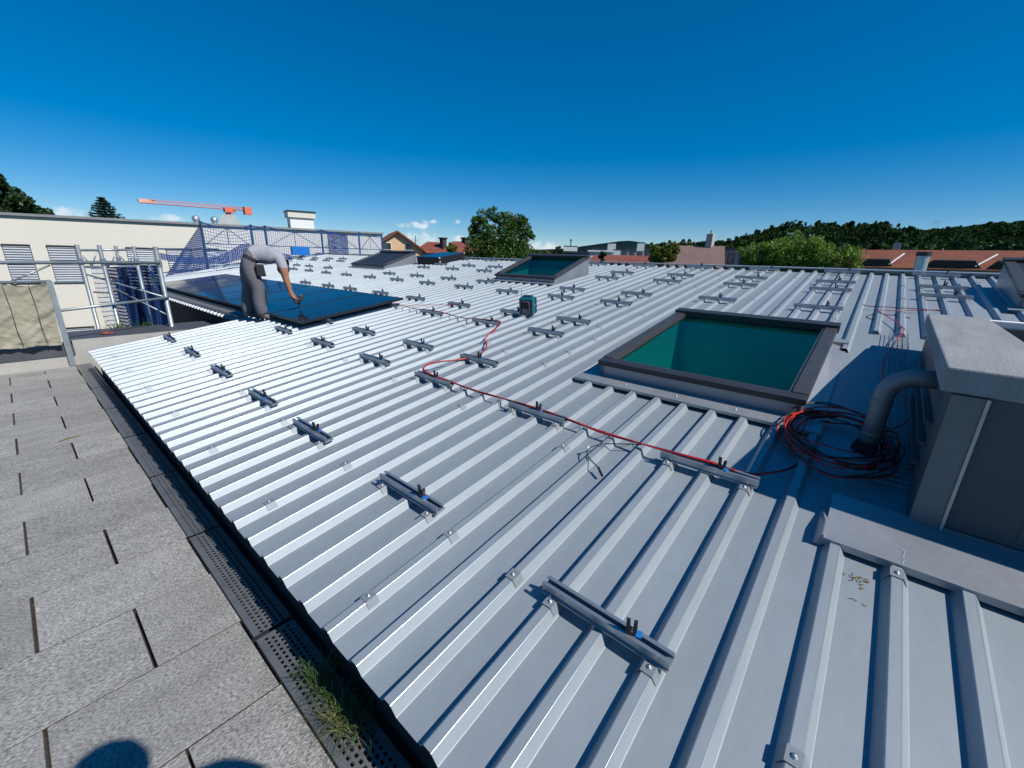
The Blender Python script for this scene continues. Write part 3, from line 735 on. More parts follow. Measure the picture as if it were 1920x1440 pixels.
# wire stands under the cables
for (x, y) in ((2.25,2.0),(2.26,2.25),(2.27,2.45),(2.25,.92),(2.25,1.1),(2.26,1.3),(2.25,1.42),(3.93,4.1),(3.94,4.35),(3.98,5.15),(4.0,5.4)):
    MB().tube([rp(x-.02,y-.02,.003),rp(x-.01,y-.005,.04),rp(x,y,.066),rp(x+.004,y+.01,.066),rp(x+.012,y+.022,.035),rp(x+.06,y+.03,.003)], .0025, 5).build('wire_stand', STEEL, cb)
coil = thing('cable_coil', 'loose coil of red and black cable lying round the vent pipe foot', 'cable coil')
rr = random.Random(5)
for s in range(11):
    cx, cy = 2.94+rr.uniform(-.05,.05), -.03+rr.uniform(-.04,.04)
    ax, ay = rr.uniform(.26,.36), rr.uniform(.20,.275); ph = rr.uniform(-.3,.3); h = rr.uniform(.04,.10)
    pts = []
    for k in range(15):
        t = k/12*2*math.pi+ph+rr.uniform(-.05,.05)
        q = 1+rr.uniform(-.06,.06)
        x, y = ax*q*math.cos(t), ay*q*math.sin(t)
        pts.append(rp(cx+x*.96+y*.1, cy+y-.05*x, h+.018*math.sin(t*2+s)))
    MB().tube(smooth_path(pts, 5), .0043, 5).build('cable', RUBBER if s % 3 else CABLEB, coil, smooth=True)
for s in range(3):
    pts = [(2.62,.10+s*.02,.03),(2.50,-.0,.05),(2.50+s*.03,-.12,.06),(2.66,-.24,.06),(2.86,-.27,.07),(3.1,-.2+s*.02,.07),(3.22,.0,.07),(3.12,.2,.06),(2.85,.22,.05),(2.62,.15,.04)]
    cable(coil, wig(pts, 60+s, .02), .0043, RUBBER if s else CABLEB)
ex = thing('loose_cable', 'thin red and black cable tail by the cable tray end up the roof', 'cable')
cable(ex, [rp(*q) for q in [(4.05,-.2,.05),(4.35,-.17,.04),(4.8,-.2,.05),(5.3,-.26,.06),(5.55,-.29,.06),(5.8,-.27,.05),(6.2,-.15,.045),(6.45,-.08,.045),(6.5,-.2,.04),(6.6,-.38,.04),(6.62,-.6,.06)]], .0045, RUBBER)
cable(ex, [rp(*q) for q in [(6.62,-.6,.05),(6.66,-.4,.045),(6.62,-.15,.05),(6.64,.02,.042),(6.70,.075,.045)]], .0045, CABLEB)
cable(ex, [rp(*q) for q in [(6.1,-.1,.005),(6.2,.0,.005),(6.35,-.02,.005),(6.42,-.2,.005),(6.36,-.36,.005)]], .0035, CABLEB)
cable(ex, [rp(*q) for q in [(3.1,-.2,.06),(3.4,-.32,.05),(3.62,-.33,.05),(3.9,-.26,.05),(4.05,-.2,.05)]], .0045, RUBBER)

# ============================================================ SITE RADIO
rd = thing('site_radio', 'teal and black site radio with antenna standing on the roof ribs', 'radio', tuple(rp(4.56, 3.56, RIB_H)), (0, -RA, R(12))); rd.scale = (.92, .92, .95)
bd = MB(); bd.prism([(-.075,.0),(.075,0),(.085,.03),(.088,.20),(.072,.245),(-.055,.255),(-.082,.22),(-.085,.03)], 'y', -.09, .10)
bd.build('body', TEAL, rd, bevel=.008)
MB().box(-.105,-.078,-.082,.092,.012,.215).build('front_panel', BLACKP, rd, bevel=.006)
MB().prism([(-.072,.03),(-.072,.19),(-.05,.205),(.06,.205),(.08,.19),(.08,.03),(.07,.03),(.07,.18),(.055,.193),(-.045,.193),(-.06,.18),(-.06,.03)], 'x', -.112, -.103).build('guard_ring', RGREY, rd)
MB().box(-.111,-.104,-.04,.05,.03,.10).build('speaker_grille', RGREY, rd)
MB().box(-.109,-.104,-.05,.06,.12,.175).build('display', BLACKP, rd)
for s in (-.097, .099):
    MB().box(-.088,-.058,s,s+.008,.01,.235).build('side_bumper', BLACKP, rd, bevel=.003); MB().box(.062,.088,s,s+.008,.01,.225).build('side_bumper', BLACKP, rd, bevel=.003)
MB().box(-.03,.05,-.09,-.103+.0,.12,.135).build('side_stripe', ALU, rd)
MB().prism([(-.05,.25),(.05,.245),(.045,.268),(-.045,.272)], 'y', -.06, .07).build('top_lid', DGREY, rd, bevel=.004)
MB().cyl((-.06,.07,.25),(-.072,.075,.37), .004, .003, n=6).build('antenna', BLACKP, rd)

# ============================================================ PARAPET, SCAFFOLD, TARP
pw = thing('parapet_wall', 'low concrete parapet with dark coping at the end of the paved terrace', 'parapet wall')
MB().box(-3.2, .42, 8.25, 8.55, -.3, .145).build('wall_face', PARAP, pw)
MB().box(-3.2, .40, 8.235, 8.58, .146, .285).build('dark_coping', BITUM, pw)
MB().box(.40, 2.2, 8.26, 8.36, -.3, .335).build('wall_face', PARAP, pw)
MB().box(.40, 2.3, 8.361, 9.35, -.3, .318).build('ledge_roof', BITUM, pw)
MB().box(-3.2, 2.3, 8.58, 9.34, GZ, -.301).build('wall_core', PARAP, pw)

fence = thing('guard_rail', 'galvanised tube guard rail with raking post in front of cream wall', 'guard rail')
for x in (.345, -1.75):
    MB().box(x-.03, x+.03, 8.19, 8.234, 0.0, 1.14).build('post', STEEL, fence)
MB().cyl((-3.2,8.20,1.345),(1.66,8.95,1.365), .024, n=10).build('tube', STEEL, fence, smooth=True)
MB().cyl((-3.2,8.21,1.12),(.36,8.21,1.135), .02, n=8).build('tube', STEEL, fence, smooth=True)
MB().cyl((.34,8.23,.755),(1.68,8.97,.80), .02, n=8).build('tube', STEEL, fence, smooth=True)
MB().cyl((-.0,8.23,1.13),(.40,8.3,1.34), .012, n=6).build('brace', STEEL, fence, smooth=True)
for p in ((.34,8.22,1.13),(.34,8.23,.76)): MB().ball(p, .032, 1, 8, 5).build('coupler', STEEL, fence)

tp = MB(); nx_, nz_ = 170, 44
rr = random.Random(3)
for j in range(nz_+1):
    for i in range(nx_+1):
        u, v = i/nx_, j/nz_; x = -2.7+u*3.02; z = 1.12-v*.80
        y = 8.15+.05*mnoise.noise(Vector((u*16, v*2.2, 1)))+.022*mnoise.noise(Vector((u*40+v*9, v*5, 4)))+.010*mnoise.noise(Vector((u*90-v*26, v*12, 7)))+.035*v**5*mnoise.noise(Vector((u*20, v*30, 2)))
        z += .016*math.sin(u*38)*(1-v)-.01*math.sin(u*60)*v - (.02*abs(math.sin(u*19.)) if j == 0 else 0)
        tp.v.append((x-.03*v*math.sin(u*7), y, z))
for j in range(nz_):
    for i in range(nx_):
        a = j*(nx_+1)+i; tp.f.append((a, a+1, a+nx_+2, a+nx_+1))
tarp = thing('tarp', 'crumpled beige canvas tarp hanging from the guard rail', 'tarp')
tp.build('canvas', TARP, tarp, smooth=True)
for x in (-.06, .155, -.33, -.7):
    MB().tube([(x, 8.145, 1.12), (x+.01, 8.13, .8), (x+.005, 8.125, .55), (x+.02, 8.12, .34)], .0035, 5).build('seam_cord', BITUM, tarp)
for x in (-.25, .05, .28): MB().ball((x, 8.185, 1.115), .03, .6, 6, 4).build('tie', BLACKP, tarp)

scf = thing('scaffold_tower', 'galvanised scaffold tower with tall standards beside the cream building', 'scaffold')
ST = [(.84,10.0),(1.06,9.6),(1.44,11.0),(1.54,10.0),(1.655,9.0)]
for i, (x, y) in enumerate(ST):
    MB().cyl((x,y,GZ),(x,y,1.61), .034 if i == 4 else .028, n=10).build('standard', STEEL, scf, smooth=True)
    MB().cyl((x,y,1.30),(x,y,1.40), .045 if i == 4 else .036, n=8).build('coupler', STEEL, scf)
def tb(a, b, r=.02): MB().cyl(a, b, r, n=8).build('ledger', STEEL, scf, smooth=True)
tb((.84,10,1.52),(1.54,10,1.55), .018); tb((.84,10,1.26),(1.54,10,1.27), .02); tb((1.06,9.6,1.33),(1.655,9,1.35), .02); tb((1.44,11,1.3),(1.06,9.6,1.3), .016)
for k in range(6): 
    x0 = .84+k*.116; tb((x0,10,1.27 if k % 2 else 1.52),(x0+.116,10,1.53 if k % 2 else 1.27), .009)
tb((.84,10.02,1.15),(1.66,8.98,.80), .014); tb((1.1,9.62,.95),(1.68,8.98,.47), .012); tb((1.58,9.3,1.1),(1.66,8.99,1.05)); tb((1.60,9.5,1.36),(1.63,9.2,.78), .013)
tb((.84,10.02,.2),(1.54,10.03,.22), .02); tb((.9,10.0,.85),(1.05,9.62,.86), .014)

def netsheet(name, fn, nu, nv, mt, parent, su, sv):
    me = bpy.data.meshes.new(name); vs = []; fs = []; uv = []
    for j in range(nv+1):
        for i in range(nu+1): vs.append(fn(i/nu, j/nv))
    for j in range(nv):
        for i in range(nu):
            a = j*(nu+1)+i; fs.append((a, a+1, a+nu+2, a+nu+1))
    me.from_pydata(vs, [], fs); me.materials.append(mt); l = me.uv_layers.new(name='UVMap')
    for p in me.polygons:
        for li in p.loop_indices:
            vi = me.loops[li].vertex_index; l.data[li].uv = ((vi % (nu+1))/nu*su, (vi//(nu+1))/nv*sv)
        p.use_smooth = True
    o = bpy.data.objects.new(name, me); COL.objects.link(o); o.parent = parent; return o
nt_ = thing('hanging_net', 'dark blue safety net hanging in thick folds behind the scaffold standards', 'safety net')
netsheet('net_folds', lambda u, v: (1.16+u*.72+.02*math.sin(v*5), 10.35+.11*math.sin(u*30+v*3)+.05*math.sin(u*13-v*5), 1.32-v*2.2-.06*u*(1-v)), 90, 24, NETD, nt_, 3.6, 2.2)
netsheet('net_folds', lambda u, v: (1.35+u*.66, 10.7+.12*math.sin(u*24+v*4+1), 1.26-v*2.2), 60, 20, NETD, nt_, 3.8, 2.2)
netsheet('net_loose', lambda u, v: (.98+u*.22, 10.5+.04*math.sin(u*9+v*6), 1.22-v*1.35), 16, 16, NET, nt_, .9, 1.3)

# far net fence along the far verge of the roof
nf = thing('net_fence', 'scaffold fence hung with blue safety net along the far roof verge', 'fence')
FY = 18.6
fx = [4.82, 6.42, 6.92, 9.15, 10.9, 12.1]
ftop = [2.50, 2.50, 2.50, 2.47, 2.47, 2.46]
BLUEPOST = mat('blue_grey_post', (.04, .08, .16), .5, .3, .2)
for x, t_ in zip(fx, ftop):
    MB().cyl((x,FY,GZ),(x,FY,t_+.03), .045, n=8).build('post', BLUEPOST, nf)
for a, b in zip(fx[:-1], fx[1:]):
    for z in (1.78, 2.36):
        MB().cyl((a,FY+.03,z),(b,FY+.03,z), .018, n=6).build('rail_tube', BLUEPOST, nf)
    if b-a > 1:
        mX = (a+b)/2
        for (p, q) in (((a+.12,1.8),(mX,2.34)), ((mX,2.34),(b-.12,1.8)), ((mX,1.8),(mX,2.34))):
            MB().cyl((p[0],FY+.05,p[1]),(q[0],FY+.05,q[1]), .014, n=5).build('brace', BLUEPOST, nf)
    netsheet('net', lambda u, v, a=a, b=b: (a+(b-a)*u, FY-.04-.10*math.sin(math.pi*u), 2.49-.17*math.sin(math.pi*u)*(1-v)*min(1, (b-a)/1.5)-v*(1.35 if a > 6.4 else 2.0)), 24, 12, NET, nf, (b-a), 1.35)
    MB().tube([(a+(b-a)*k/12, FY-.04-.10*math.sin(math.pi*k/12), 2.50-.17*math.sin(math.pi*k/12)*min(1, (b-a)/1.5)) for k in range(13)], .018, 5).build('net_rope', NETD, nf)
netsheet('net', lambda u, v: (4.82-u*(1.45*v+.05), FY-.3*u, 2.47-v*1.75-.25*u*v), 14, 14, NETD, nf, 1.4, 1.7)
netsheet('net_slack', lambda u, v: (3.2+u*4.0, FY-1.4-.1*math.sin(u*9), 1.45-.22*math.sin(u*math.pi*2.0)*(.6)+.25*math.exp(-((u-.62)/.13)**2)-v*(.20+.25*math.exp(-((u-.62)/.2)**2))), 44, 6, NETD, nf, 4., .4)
netsheet('net_slack', lambda u, v: (9.3+u*.9, FY-.2-.05*math.sin(u*20), 2.46-v*1.0-.12*u), 16, 8, NETD, nf, 1.6, 1.1)
MB().box(7.75, 8.45, FY-.25, FY-.1, 1.45, 1.78).build('blue_board', BLUEP, nf)
MB().cyl((3.0,FY-1.3,1.55),(4.9,FY-1.2,1.60), .025, n=6).build('rail_tube', BLUEPOST, nf)

# ============================================================ CREAM BUILDING BEHIND
th_ = math.atan2(24.5-27, 15.9-.33)
cbd = thing('cream_building', 'long cream rendered flat roofed building with grey louvred windows', 'building', (.33, 27, 0), (0, 0, th_))
LX = 17.2
ztop = 2.74
MB().hexa([(-9,0,GZ),(LX-1.4,0,GZ),(LX-1.4,9,GZ),(-9,9,GZ)], [(-9,0,ztop-.13),(LX-1.4,0,ztop+.03),(LX-1.4,9,ztop+.03),(-9,9,ztop-.13)]).build('wall', CREAM, cbd)
MB().hexa([(-9.1,-.12,ztop-.125),(LX-1.3,-.12,ztop+.035),(LX-1.3,9.1,ztop+.035),(-9.1,9.1,ztop-.125)], [(-9.1,-.12,ztop-.02),(LX-1.3,-.12,ztop+.13),(LX-1.3,9.1,ztop+.13),(-9.1,9.1,ztop-.02)]).build('roof_edge', mat('roof_edge_sheet', (.28,.28,.29), .5, .3, .1), cbd)
def louvre(x, z, w, h):
    wd = MB().box(x-.0, x+w, -.012, .02, z, z+h).build('window_opening', DARK, cbd)
    s = MB(); n = int(h/.095)
    for k in range(n):
        zz = z+k*h/n
        s.hexa([(x+.02,-.05,zz),(x+w-.02,-.05,zz),(x+w-.02,-.016,zz+.05),(x+.02,-.016,zz+.05)], [(x+.02,-.05,zz+.02),(x+w-.02,-.05,zz+.02),(x+w-.02,-.016,zz+.075),(x+.02,-.016,zz+.075)])
    s.build('louvre_shutter', LOUV, wd)
    MB().box(x-.06, x+w+.06, -.075, -.013, z-.06, z-.004).build('window_sill', ALU, wd)
    MB().box(x-.005, x+w+.005, -.06, -.014, z+h-.055, z+h+.01).build('blind_box', DARK, wd)
for xx, ww in ((-2.6,.82),(-1.4,.82),(-.22,.78),(1.02,.84),(3.5,.95),(4.93,1.0),(6.4,1.0)):
    louvre(xx, .10, ww, 1.47)
for xx in (.86, 3.4, -1.6): louvre(xx, -3.4, .95, 1.5)
# things on its roof
def on_cream(az_, D): a = R(az_); return D*math.cos(a), D*math.sin(a)
for i, (a_, lab) in enumerate(((75.8, 'shiny round topped vent cowl on the cream building roof beside blue net top'), (74.2, 'shiny round topped vent cowl next to the grey hopper on cream roof'))):
    x, y = on_cream(a_, 30)
    v = thing('vent_cowl', lab, 'vent', (x, y, 2.6), group='vent cowls')
    MB().cyl((0,0,0),(0,0,.42), .13, n=12).build('neck', SCREW, v); MB().ball((0,0,.56), .19, .9, 12, 8).build('cowl', SCREW, v, smooth=True)
x, y = on_cream(72.85, 31)
hp = thing('roof_hopper', 'pale grey angular rooftop hood on the cream building', 'roof hood', (x, y, 2.55), (0, 0, R(-17)))
MB().prism([(-.62,0),(.62,0),(.62,.35),(.32,.95),(-.32,.95),(-.62,.35)], 'y', -.5, .5).build('hood', mat('pale_hood', (.45,.48,.46), .7, 0, .1), hp)
x, y = on_cream(65.9, 29)
ch = thing('chimney_block', 'square cream chimney block with dark cap on the cream building', 'chimney', (x, y, 2.5), (0, 0, R(-14)))
MB().box(-.62,.62,-.5,.5,0,.95).build('shaft', WHITE, ch); MB().box(-.72,.72,-.6,.6,.951,1.25).build('head', CREAM, ch); MB().box(-.76,.76,-.64,.64,1.251,1.32).build('cap', DGREY, ch)

# ============================================================ PLANTS BY THE PARAPET AND IN THE DRAIN
def blades(nm, label, cat, base, n, h, spread, w, mt, droop=.4, seed=1):
    rr = random.Random(seed); m_ = MB()
    for k in range(n):
        a = rr.uniform(0, 2*math.pi); d = Vector((math.cos(a), math.sin(a), 0)); hh = h*rr.uniform(.5, 1.1); sp = spread*rr.uniform(.3, 1.1)
        b0 = Vector(base)+Vector((rr.uniform(-1,1), rr.uniform(-1,1), 0))*spread*.22
        side = Vector((-d.y, d.x, 0))*w*.5; prev = None; o = len(m_.v); N = 5
        for i in range(N+1):
            t = i/N; p = b0+d*sp*t**1.4+Vector((0,0,hh*(t-droop*t*t*rr.uniform(.8,1.2))))
            ww = side*(1-t*.92); m_.v += [tuple(p-ww), tuple(p+ww)]
        for i in range(N): m_.f.append((o+2*i, o+2*i+1, o+2*i+3, o+2*i+2))
    t_ = thing(nm, label, cat); m_.build('leaf_blades', mt, t_); return t_
blades('spiky_plant', 'spiky green plant with sword leaves behind the parapet ledge', 'plant', (1.0, 9.42, .16), 60, .36, .26, .026, LEAFB, .3, 2)
blades('spiky_plant', 'finer dark green plant under the hanging blue net', 'plant', (1.36, 9.45, .16), 90, .34, .22, .016, LEAF, .3, 3)
sg = blades('sedge_tuft', 'tuft of green sedge growing through the drain grate', 'grass tuft', (.47, 1.33, -.01), 70, .28, .17, .0042, GRASS, .75, 4)
for s, (bx, by, n) in enumerate(((.47,1.22,80),(.47,1.12,70),(.49,1.03,30))):
    q = blades('x', 'x', 'x', (bx, by, -.02), n, .25, .17, .004, GRASS, .8, 10+s)
    for c in list(q.children): c.parent = sg
    bpy.data.objects.remove(q)
q = blades('x', 'x', 'x', (.47, 1.12, -.01), 34, .2, .2, .0034, STRAW, .9, 31)
for c in list(q.children): c.parent = sg; c.name = 'dry_blades'
bpy.data.objects.remove(q)
rl = MB().ball((.80, 8.75, .335), .07, .36, 10, 6).ball((.86, 8.72, .332), .045, .4, 8, 5).build('red_bundle', RED, smooth=True); tag(rl, 'small dusty red bundle lying on the dark parapet ledge', 'bundle')
tg = MB().tube([(.0, 4.98, .004), (.06, 5.02, .012), (.13, 5.03, .006)], .006, 5).build('twig', STRAW); tag(tg, 'short pale dry twig lying on the paving slabs', 'twig')
# leaf litter in open joints and at the block
lit = MB(); rr = random.Random(9)
for k in range(26):
    x = 1.9-abs(rr.gauss(0, .06)); yy = -.16+rr.uniform(-.05, .02); p = rp(x, yy, .004); a = rr.uniform(0, 3); d = Vector((math.cos(a), math.sin(a), .1))*.016; e = Vector((-d.y, d.x, 0))*.22
    d *= .45; e *= .5
    lit.add([p-d-e, p+d-e, p+d+e, p-d+e], [(0,1,2,3)])
lit.build('leaf_litter', STRAW, kind='stuff')

# ============================================================ PEOPLE
SHIRT = mat('grey_tshirt', (.34, .345, .38), .9, 0, .1, 9, .3, 25); TROUS = mat('grey_trousers', (.125, .125, .14), .9, 0, .15, 7, .35, 22)
SKIN = mat('skin_tan', (.36, .165, .095), .55, 0, .1, 12); SHOE = mat('work_shoe', (.11, .11, .115), .7, 0, .15); HAIR = mat('dark_hair', (.03, .022, .016), .7, 0, .2, 40); NAVY = mat('dark_patch', (.02, .021, .026), .9, 0, .1)
def skin_person(name, joints, edges, parts, root, mats, parent, sub=2, patch=None):
    names = list(joints); idx = {k: i for i, k in enumerate(names)}
    me = bpy.data.meshes.new(name); me.from_pydata([joints[k][0] for k in names], [(idx[a], idx[b]) for a, b in edges], [])
    o = bpy.data.objects.new(name, me); COL.objects.link(o)
    md = o.modifiers.new('skin', 'SKIN'); md.use_smooth_shade = True; md.branch_smoothing = .4
    for k in names:
        r_ = joints[k][1]; v = me.skin_vertices[0].data[idx[k]]; v.radius = (r_, r_) if not isinstance(r_, tuple) else r_; v.use_root = (k == root)
    ss = o.modifiers.new('sub', 'SUBSURF'); ss.levels = sub; ss.render_levels = sub
    dg = bpy.context.evaluated_depsgraph_get(); nm_ = bpy.data.meshes.new_from_object(o.evaluated_get(dg)); 
    o.modifiers.clear(); o.data = nm_; bpy.data.meshes.remove(me)
    nm_.materials.clear()
    for q in mats: nm_.materials.append(q)
    segs = [(Vector(joints[a][0]), Vector(joints[b][0]), parts(a, b)) for a, b in edges]
    for p in nm_.polygons:
        c = p.center; best = None
        for a, b, k in segs:
            d = b-a; t = max(0, min(1, (c-a).dot(d)/max(d.length_squared, 1e-9))); e = (c-a-d*t).length
            if best is None or e < best[0]: best = (e, k, t)
        p.material_index = best[1] if not (patch and patch(c, best[1])) else 4; p.use_smooth = True
    o.parent = parent; return o
def hand(J, E, base, wrist, fwd, side, curl, pre):
    # palm and five fingers
    f = Vector(fwd).normalized(); s = Vector(side).normalized(); dn = Vector(curl).normalized(); w = Vector(wrist)
    J[pre+'palm'] = (w+f*.055, (.040, .020)); E.append((base, pre+'palm'))
    for k, (o_, L) in enumerate(((-.030,.062),(-.010,.074),(.010,.070),(.029,.055))):
        a = w+f*.09+s*o_; J[f'{pre}f{k}a'] = (a, .0105); J[f'{pre}f{k}b'] = (a+f*L*.45+dn*.012, .0095); J[f'{pre}f{k}c'] = (a+f*L*.62+dn*(.012+L*.5), .0080)
        E.extend([(pre+'palm', f'{pre}f{k}a'), (f'{pre}f{k}a', f'{pre}f{k}b'), (f'{pre}f{k}b', f'{pre}f{k}c')])
    a = w+f*.035-s*.036; J[pre+'t0'] = (a, .0125); J[pre+'t1'] = (a+f*.028-s*.018+dn*.018, .011); J[pre+'t2'] = (a+f*.052-s*.010+dn*.040, .009)
    E.extend([(base, pre+'t0'), (pre+'t0', pre+'t1'), (pre+'t1', pre+'t2')])

wk = thing('person', 'worker in grey T-shirt and grey work trousers bending over the solar panels with a drill', 'person', (2.47, 7.22, rz(2.47)+RIB_H+.005), (0, 0, R(-16)))
J = {}; E = []
V = Vector
J['pelvis'] = (V((-.13,0,.92)), .18); J['waist'] = (V((-.02,-.01,.985)), .185); J['chest'] = (V((.14,-.02,.975)), .20); J['upper'] = (V((.28,-.02,.92)), .17); J['neck'] = (V((.40,-.01,.875)), .062)
J['head0'] = (V((.385,.01,.81)), .075); J['head1'] = (V((.365,.02,.75)), .085); J['head2'] = (V((.345,.02,.70)), .062)
E += [('pelvis','waist'),('waist','chest'),('chest','upper'),('upper','neck'),('neck','head0'),('head0','head1'),('head1','head2')]
for s, nm in ((-1,'r'),(1,'l')):
    J[nm+'hip'] = (V((-.10,s*.09,.80)), .118); J[nm+'thigh'] = (V((-.06 if s < 0 else -.10,s*.115,.68)), .120); J[nm+'knee'] = (V((-.005 if s < 0 else -.11,s*.13,.48)), .098); J[nm+'calf'] = (V((-.02 if s < 0 else -.16,s*.14,.28)), .092); J[nm+'hem'] = (V((.0 if s < 0 else -.17,s*.14,.10)), .088)
    J[nm+'ankle'] = (V((.0 if s < 0 else -.17,s*.14,.065)), .05); J[nm+'ball'] = (V((.11 if s < 0 else -.06,s*.145,.035)), (.045,.035)); J[nm+'toe'] = (V((.18 if s < 0 else .01,s*.15,.030)), (.038,.026))
    E += [('pelvis',nm+'hip'),(nm+'hip',nm+'thigh'),(nm+'thigh',nm+'knee'),(nm+'knee',nm+'calf'),(nm+'calf',nm+'hem'),(nm+'hem',nm+'ankle'),(nm+'ankle',nm+'ball'),(nm+'ball',nm+'toe')]
J['rsh'] = (V((.33,-.185,.93)), .085); J['rsleeve'] = (V((.36,-.225,.78)), .078); J['relb'] = (V((.365,-.235,.655)), .05); J['rfore'] = (V((.385,-.24,.56)), .05); J['rwr'] = (V((.415,-.245,.39)), .032)
J['lsh'] = (V((.34,.145,.92)), .072); J['lsleeve'] = (V((.38,.20,.79)), .066); J['lelb'] = (V((.40,.20,.66)), .045); J['lfore'] = (V((.43,.14,.56)), .044); J['lwr'] = (V((.45,.05,.42)), .030)
E += [('upper','rsh'),('rsh','rsleeve'),('rsleeve','relb'),('relb','rfore'),('rfore','rwr'),('upper','lsh'),('lsh','lsleeve'),('lsleeve','lelb'),('lelb','lfore'),('lfore','lwr')]
hand(J, E, 'rwr', J['rwr'][0], (.35,-.02,-.94), (0.1,1,0), (.9,0,-.1), 'hand_r')
hand(J, E, 'lwr', J['lwr'][0], (.25,-.35,-.9), (1,.2,0), (0,-1,-.1), 'hand_l')
def wpart(a, b):
    ks = {a, b}
    if any(k.startswith('hand_') for k in ks) or ks & {'relb','rfore','rwr','lelb','lfore','lwr','neck','head0','head1','head2'} and not ks <= {'upper','neck'}: return 2
    if a[1:] in ('hem','ankle','ball') and b[1:] in ('ankle','ball','toe'): return 3
    if ks & {'pelvis'} and b == 'waist': return 1
    if a[1:] in ('hip','thigh','knee','calf') or b[1:] in ('hip','thigh','knee','calf','hem'): return 1
    return 0
for k in ('r','l'):
    pass
body = skin_person('body', J, E, wpart, 'pelvis', [SHIRT, TROUS, SKIN, SHOE, NAVY], wk, sub=3, patch=lambda c, k: k == 1 and c.y < -.05 and -.22 < c.x < .05 and abs(c.z-(.93-.55*(c.x+.1))) < .034)
hr = MB().ball((.382,.02,.76), .090, 1.1, 12, 8).build('hair', HAIR, wk, smooth=True)
MB().hexa([(.00,-.265,.66),(.12,-.25,.65),(.12,-.18,.65),(.00,-.20,.66)], [(-.01,-.25,.83),(.10,-.25,.83),(.10,-.17,.83),(-.01,-.18,.83)]).build('tool_pouch', NAVY, wk, bevel=.02)
MB().hexa([(.070,-.185,.24),(.085,-.12,.24),(.085,-.11,.46),(.070,-.175,.46)], [(.080,-.185,.24),(.095,-.12,.24),(.10,-.11,.46),(.085,-.175,.46)]).build('knee_patch', NAVY, wk)
dr = thing('cordless_drill', 'black cordless drill held in the worker hand at the panel edge', 'drill', (wk.location.x, wk.location.y, wk.location.z), (0, 0, R(-16)))
MB().box(.44,.54,-.285,-.215,.25,.325).build('drill_body', BLACKP, dr, bevel=.012); MB().cyl((.505,-.25,.255),(.515,-.25,.17), .020, .010, n=10).build('chuck', DGREY, dr); MB().box(.515,.58,-.285,-.215,.29,.38).build('battery', DGREY, dr, bevel=.008)

ph = thing('person', 'person in dark clothes standing on the paving holding up a phone', 'person', (.12, -.215, 0)); ph.scale = (1.09, 1.09, 1.09)
J = {}; E = []
J['pelvis'] = (V((0,0,.93)), (.15,.12)); J['waist'] = (V((0,.0,1.08)), (.14,.11)); J['chest'] = (V((0,.0,1.27)), (.165,.12)); J['upper'] = (V((0,0,1.37)), (.12,.09)); J['neck'] = (V((0,.01,1.45)), .055)
J['head0'] = (V((0,.02,1.51)), .075); J['head1'] = (V((0,.02,1.59)), .09); J['head2'] = (V((0,.01,1.66)), .065)
E += [('pelvis','waist'),('waist','chest'),('chest','upper'),('upper','neck'),('neck','head0'),('head0','head1'),('head1','head2')]
for s, nm in ((1,'r'),(-1,'l')):
    J[nm+'hip'] = (V((s*.1,0,.86)), .10); J[nm+'knee'] = (V((s*.11,.01,.48)), .065); J[nm+'calf'] = (V((s*.115,0,.28)), .06); J[nm+'hem'] = (V((s*.12,0,.10)), .058); J[nm+'ankle'] = (V((s*.12,0,.065)), .05); J[nm+'ball'] = (V((s*.13,.1,.035)), (.045,.035)); J[nm+'toe'] = (V((s*.135,.17,.03)), (.036,.026))
    E += [('pelvis',nm+'hip'),(nm+'hip',nm+'knee'),(nm+'knee',nm+'calf'),(nm+'calf',nm+'hem'),(nm+'hem',nm+'ankle'),(nm+'ankle',nm+'ball'),(nm+'ball',nm+'toe')]
    J[nm+'sh'] = (V((s*.19,0,1.37)), .065); J[nm+'sleeve'] = (V((s*.23,.02,1.22)), .058); J[nm+'elb'] = (V((s*.24,.03,1.10)), .042); J[nm+'fore'] = (V((s*.17,.05,1.20)), .04); J[nm+'wr'] = (V((s*.085,.07,1.31)), .028)
    if s > 0: J['relb'] = (V((.24,-.03,1.08)), .042); J['rfore'] = (V((.245,.0,.98)), .04); J['rwr'] = (V((.235,.05,.84)), .028)
    E += [('upper',nm+'sh'),(nm+'sh',nm+'sleeve'),(nm+'sleeve',nm+'elb'),(nm+'elb',nm+'fore'),(nm+'fore',nm+'wr')]
    hand(J, E, nm+'wr', J[nm+'wr'][0], (0,.1,-1) if s > 0 else (-s*.30,.0,.9), (0,1,0), (-s,0,.1), 'hand_'+nm)
body2 = skin_person('body', J, E, wpart, 'pelvis', [NAVY, TROUS, SKIN, SHOE], ph)
MB().ball((0,.01,1.62), .098, .95, 12, 8).build('hair', HAIR, ph, smooth=True)
pn = MB().box(-.02,.06,-.16,-.15,1.50,1.64).build('phone', BLACKP); tag(pn, 'dark phone held up in one hand above the paving', 'phone')

